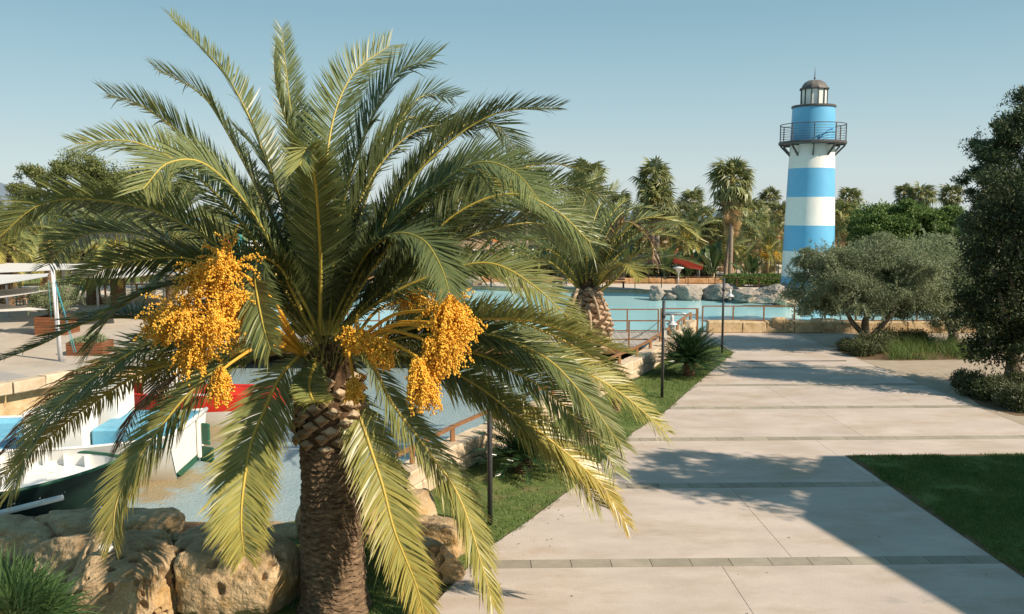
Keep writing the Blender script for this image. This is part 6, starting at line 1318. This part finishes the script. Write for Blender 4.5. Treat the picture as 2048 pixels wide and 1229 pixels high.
# far grove: one woodland mass behind everything
k = MB(); bl = []
rr_ = random.Random(3)
for i in range(110):
    u = -80 + 2250*i/109; Y = rr_.uniform(96, 120); vt = rr_.uniform(432, 468) + (8 if u < 500 else 0); bl.append(W_(u, vt+24, Y, 3.2, 2.5, (480-vt)/F*Y*.55)); bl.append(W_(u+8, 505, Y-8, 3.4, 2.5, 2.6))
V, Fc, cc = cloud(bl, 210000, .5, .17, 31, fr=.35, thr=-.35, col=(.4, .3)); k.add(V, Fc, 0, cc); tag(k.build('far_woodland', M['pine']), 'continuous green grove of trees closing the view beyond the water park', 'grove', kind='stuff')
# hedges
def hedge(label, u0, u1, v0, v1, Y, seed, m='ficus', n=9000, dep=.7, name='hedge', ll=.16):
    x0, x1 = float(P(u0, v1, Y)[0]), float(P(u1, v1, Y)[0]); zt = hz(v0, Y); zb = max(0, hz(v1, Y)); nb = max(2, int((x1-x0)/1.2)); t_ = []
    for i in range(nb): t_.append((x0+(x1-x0)*(i+.5)/nb, Y, (zb+zt)/2, (x1-x0)/nb*.75, dep, (zt-zb)/2*rnd.uniform(.9, 1.15)))
    k = MB(); V, Fc, cc = cloud(t_, n, ll, ll*.5, seed, fr=.9, thr=-.5, shell=.5, col=(.4, .3)); k.add(V, Fc, 0, cc); return tag(k.build(name, M[m]), label, 'hedge')
hedge('clipped dark green hedge left of the lighthouse rocks', 1452, 1572, 550, 572, 63.5, 51, n=16000)
hedge('green hedge band with yellow leaves right of the red slide', 1370, 1480, 512, 530, 88, 52, n=9000, ll=.22)
hedge('dark shrubbery behind the slatted fence left of the second palm', 960, 1160, 515, 560, 73, 53, m='darkleaf', n=26000, dep=1.2, ll=.24)
hedge('dark shrubbery behind the slatted fence under the rockwork', 1180, 1420, 535, 566, 73, 54, m='darkleaf', n=26000, dep=1.2, ll=.24)
hedge('dark bushes left of the thatched hut', 800, 905, 520, 560, 74, 55, m='darkleaf', n=14000, dep=1.2, ll=.24)
hedge('row of green shrubs on the far plaza side', 380, 620, 520, 560, 70, 56, m='darkleaf', n=20000, dep=1.2, ll=.24)
# banana-like plants
def strel(seed):
    r = np.random.default_rng(seed); k = MB(); n = 15
    for i in range(n):
        a = r.uniform(0, 6.28); e = r.uniform(.75, 1.45); L = r.uniform(1.7, 2.7); d = np.array([math.cos(a)*math.cos(e), math.sin(a)*math.cos(e), math.sin(e)]); s0 = np.array([math.cos(a)*.1, math.sin(a)*.1, .3]); sd = nrm(np.cross(d, [0, 0, 1.0])); pts = [s0+d*L*t+np.array([d[0], d[1], -.6])*L*.25*max(0, t-.4)**2*2.5 for t in np.linspace(0, 1, 7)]
        k.tube(pts[:4], .03, 3, mat=0, col=.5, caps=False); wid = [.0, .10, .22, .25, .17, .0]; V = []
        for q, w_ in zip(range(1, 7), wid): V += [pts[q]-sd*w_*.9+np.array([0, 0, .05]), pts[q], pts[q]+sd*w_*.9+np.array([0, 0, .05])]
        fs = []
        for q in range(5): fs += [[q*3, q*3+1, q*3+4, q*3+3], [q*3+1, q*3+2, q*3+5, q*3+4]]
        k.add(V, fs, 0, r.uniform(.2, .9))
    return k.mesh('leaves', M['banana'])
ST = [strel(i) for i in range(3)]
for i, (u, v, Y, s_, lb) in enumerate([(1246, 572, 69.4, 1.25, 'banana-like plant in front of the ochre rockwork tower'), (1330, 574, 69.5, 1.2, 'banana-like plant left of the pale park lamp'), (1375, 572, 69, 1.0, 'bushy low banana-like plant below the red slide'), (1425, 572, 69, 1.25, 'banana-like plant left of the twin trunks'), (1500, 570, 66, .95, 'small grey-green banana-like plant behind the hedge'), (1222, 575, 70, 1.3, 'dark banana-like plant beside the second palm fronds'), (1112, 572, 69, 1.2, 'banana-like plant on the far side, left of the second palm'), (1075, 572, 69.5, 1.1, 'banana-like plant in front of the tiled pavilion'), (1030, 572, 70, 1.3, 'upright banana-like plant right of the thatched hut'), (1790, 520, 58, 1.5, 'banana-like plant poking up behind the large olive'), (1830, 520, 58.5, 1.5, 'second banana-like plant poking up behind the large olive'), (870, 572, 70, 1.3, 'banana-like plant left of the thatched hut'), (1395, 574, 70, 1.1, 'banana-like plant right of the pale park lamp')]):
    x = float(P(u, v, Y)[0]); t_ = thing('banana_plant', lb, 'plant', (x, Y, 0), 'banana-like plants beyond the pool'); link('leaves', ST[i % 3], t_, Matrix.Rotation(i*1.3, 4, 'Z') @ Matrix.Diagonal((s_, s_, s_, 1)))
    k = MB(); k.tube([(x, Y, -.05), (x, Y, .5*s_)], .12*s_, 8); k.build('stem', M['stub2'], t_)

# ------------------------------------------------------------------ cycads
def cycad(label, x, y, sc, seed, n=54, th_=.35, low=-.15):
    r = random.Random(seed); t_ = thing('cycad', label, 'plant', (x, y, 0), 'dark green cycads on the lawn'); k = MB()
    zz = np.linspace(-.03, th_, 16); k.lathe((x, y, 0), [(.13*sc*(1+.2*(q % 2))*(1.1 if q > 10 else 1), z) for q, z in enumerate(zz)]+[(0, th_+.02)], 14, smooth=False); k.build('stem', M['bark'], t_)
    for i in range(n):
        a = i*ga; f_ = i/n; el = low + 1.45*f_ + r.uniform(-.1, .1); L = .95*sc*r.uniform(.85, 1.1); p = np.array([0, 0, 0.]); pts = [p.copy()]; e = el+.25
        for s_ in range(6): e -= .10; p = p+L/6*np.array([math.cos(e), 0, math.sin(e)]); pts.append(p.copy())
        ca, sa = math.cos(a), math.sin(a); pts = [(x+q[0]*ca, y+q[0]*sa, th_+q[2]) for q in pts]
        frond(pts, lmax=.17*sc, n=44, v=30, droop=.02, yel=.3, seed=seed*100+i, r0=.010, w=.020, seg=2, thick=False, t0=.14, a0=60, a1=35, yspread=.1).build('frond', [M['cycad'], M['cycad']], t_)
p_ = G(1378, 752); cycad('bushy dark cycad on the lawn by the lamp post with the plate', p_[0], p_[1], 1.36, 3, 110, .45)
p_ = G(1047, 945); cycad('dark cycad on the lawn right of the nearest lamp post', p_[0], p_[1], 1.18, 5, 70, .30)
p_ = G(1233, 822); cycad('small cycad half hidden behind the hanging frond tips', p_[0], p_[1], .75, 7, 26, .42, low=.2)

# ------------------------------------------------------------------ planted beds, shrubs
def bush(label, blobs, n, seed, m='shrub', ll=.07, lw=.03, col=(.4, .3), name='shrub', g=None, cat='shrub', white=0, thr=-.35):
    b = np.array(blobs); k = MB(); V, Fc, cc = cloud(blobs, n, ll, lw, seed, fr=2.2, thr=thr, shell=.3, col=col, up=.7); cc = np.minimum(cc, .85)
    if white: r = np.random.default_rng(seed); w_ = r.random(len(Fc)) < white; cc = np.where(np.repeat(w_, 4), 1.0, cc)
    k.add(V, Fc, 0, cc); o = k.build(name, M[m], None, origin=(float(b[:, 0].mean()), float(b[:, 1].mean()), 0)); return tag(o, label, cat, g)
def gb(u, v, rx, ry, rz): p = G(u, v); return (p[0], p[1], rz*.75, rx, ry, rz)
bush('low dark shrub at the left end of the olive bed', [gb(1700, 702, .55, .5, .28), gb(1722, 712, .6, .5, .35)], 16000, 1)
bush('tall shrub around the foot of the large olive', [gb(1745, 706, .7, .6, .5), gb(1765, 700, .6, .6, .55)], 20000, 2, col=(.5, .3), white=.02)
bush('brownish shrub behind the ornamental grass', [gb(1800, 696, .8, .5, .42), gb(1835, 692, .7, .5, .4)], 14000, 3, col=(.65, .3))
fill('bed_soil', [tuple(G(u, v)[:2]) for u, v in [(1670, 700), (1725, 720), (1800, 722), (1965, 719), (1975, 700), (1880, 688), (1760, 686)]], [], .010, M['soil'])
gp = [tuple(G(u, v)[:2]) for u, v in [(1775, 722), (1975, 720), (1980, 690), (1790, 690)]]
blades('ornamental_grass', gp, 16000, .55, .012, 9, (13, 22), (30, 37), lean=.5, dry=.2, root=('tall arching green grass in the olive bed', 'grass'))
bush('large dark shrub in the lower right bed, left part', [gb(1950, 792, .55, .5, .42), gb(1985, 802, .5, .5, .42), gb(1925, 775, .4, .4, .3)], 26000, 4, col=(.3, .25), thr=-.3)
bush('shrub dotted with small pale flowers at the right edge', [gb(2020, 815, .5, .5, .4), gb(2055, 822, .6, .5, .42), gb(2035, 795, .5, .5, .45)], 26000, 5, col=(.55, .25), white=.05)
fill('bed_soil', [tuple(G(u, v)[:2]) for u, v in [(1900, 770), (1960, 812), (2030, 832), (2110, 836), (2160, 790), (2040, 755), (1930, 752)]], [], .010, M['soil'])
k = MB(); x, y, z = PL2; V, Fc, cc = cloud([(x, y, z+.08, .62, .42, .16), (x-.3, y-.3, z+.04, .35, .3, .16), (x+.2, y, z+.18, .3, .3, .15)], 9000, .09, .016, 61, fr=3, thr=-.5, shell=.3, up=1.0, col=(.55, .3)); k.add(V, Fc, 0, cc); tag(k.build('herbs', M['olive'], None, origin=(x, y, z)), 'grey-green herbs growing in the low plank planter', 'plant')

# ------------------------------------------------------------------ fan palm plant in the bottom left corner, close to the camera
cf = P(20, 1240, 7.2); ff_ = thing('dwarf_fan_palm', 'green dwarf fan palm in the bottom left corner in front of the rocks', 'plant', (cf[0], cf[1], 0))
k = MB(); k.tube([(cf[0]-.2, cf[1]+.2, 0), (cf[0]-.2, cf[1]+.2, cf[2]-.4)], [.16, .13], 12); k.build('trunk', M['fibre'], ff_)
r = np.random.default_rng(4)
tips = [(40, 1070, -.2), (90, 1085, .2), (5, 1085, .3), (135, 1120, 0), (70, 1130, -.5), (185, 1165, -.2), (120, 1190, -.6), (-20, 1130, -.4), (30, 1180, -.8), (195, 1225, -.5), (80, 1240, -.9), (-40, 1070, .3), (160, 1140, .3), (110, 1110, .5), (20, 1140, -.2), (170, 1250, 0)]
for i, (u, v, dy) in enumerate(tips):
    c = P(20+(u-20)*.35, 1270+(v-1270)*.35, 7.2+dy*.5); tp = P(u, v, 7.2+dy); b = np.array([cf[0]-.2, cf[1]+.2, cf[2]-.4]); k = MB(); k.tube([b, (b+c)/2+np.array([0, 0, .05]), c], .010, 5, mat=1, col=.4, caps=False)
    ax = nrm(tp-c); L = np.linalg.norm(tp-c); sd = nrm(np.cross(ax, [0.3*r.normal(), -1, .35])); up_ = np.cross(sd, ax); n = 40
    for q in range(n):
        a = (q/(n-1)-.5)*math.radians(150); d = nrm(ax*math.cos(a)+sd*math.sin(a)+up_*.12*r.normal()); l = L*r.uniform(.85, 1.1)*(1-.15*abs(a)); w_ = sd*math.cos(a)-ax*math.sin(a); w_ = nrm(w_+up_*.5*((q % 2)*2-1))*.009
        V = []
        for t, ww in ((0, .35), (.35, 1), (.7, .8)): o_ = c+d*l*t+np.array([0, 0, -.12*l*t*t]); V += [o_-w_*ww, o_+w_*ww]
        V.append(c+d*l+np.array([0, 0, -.16*l])); k.add(V, [[0, 1, 3, 2], [2, 3, 5, 4], [4, 5, 6]], 0, [.15, .15, .2, .2, .25, .25, .4])
    k.build('fan_leaf', [M['dwarf'], M['rachis']], ff_)
for o in SC.objects:
    if '_o' in o: del o['_o']
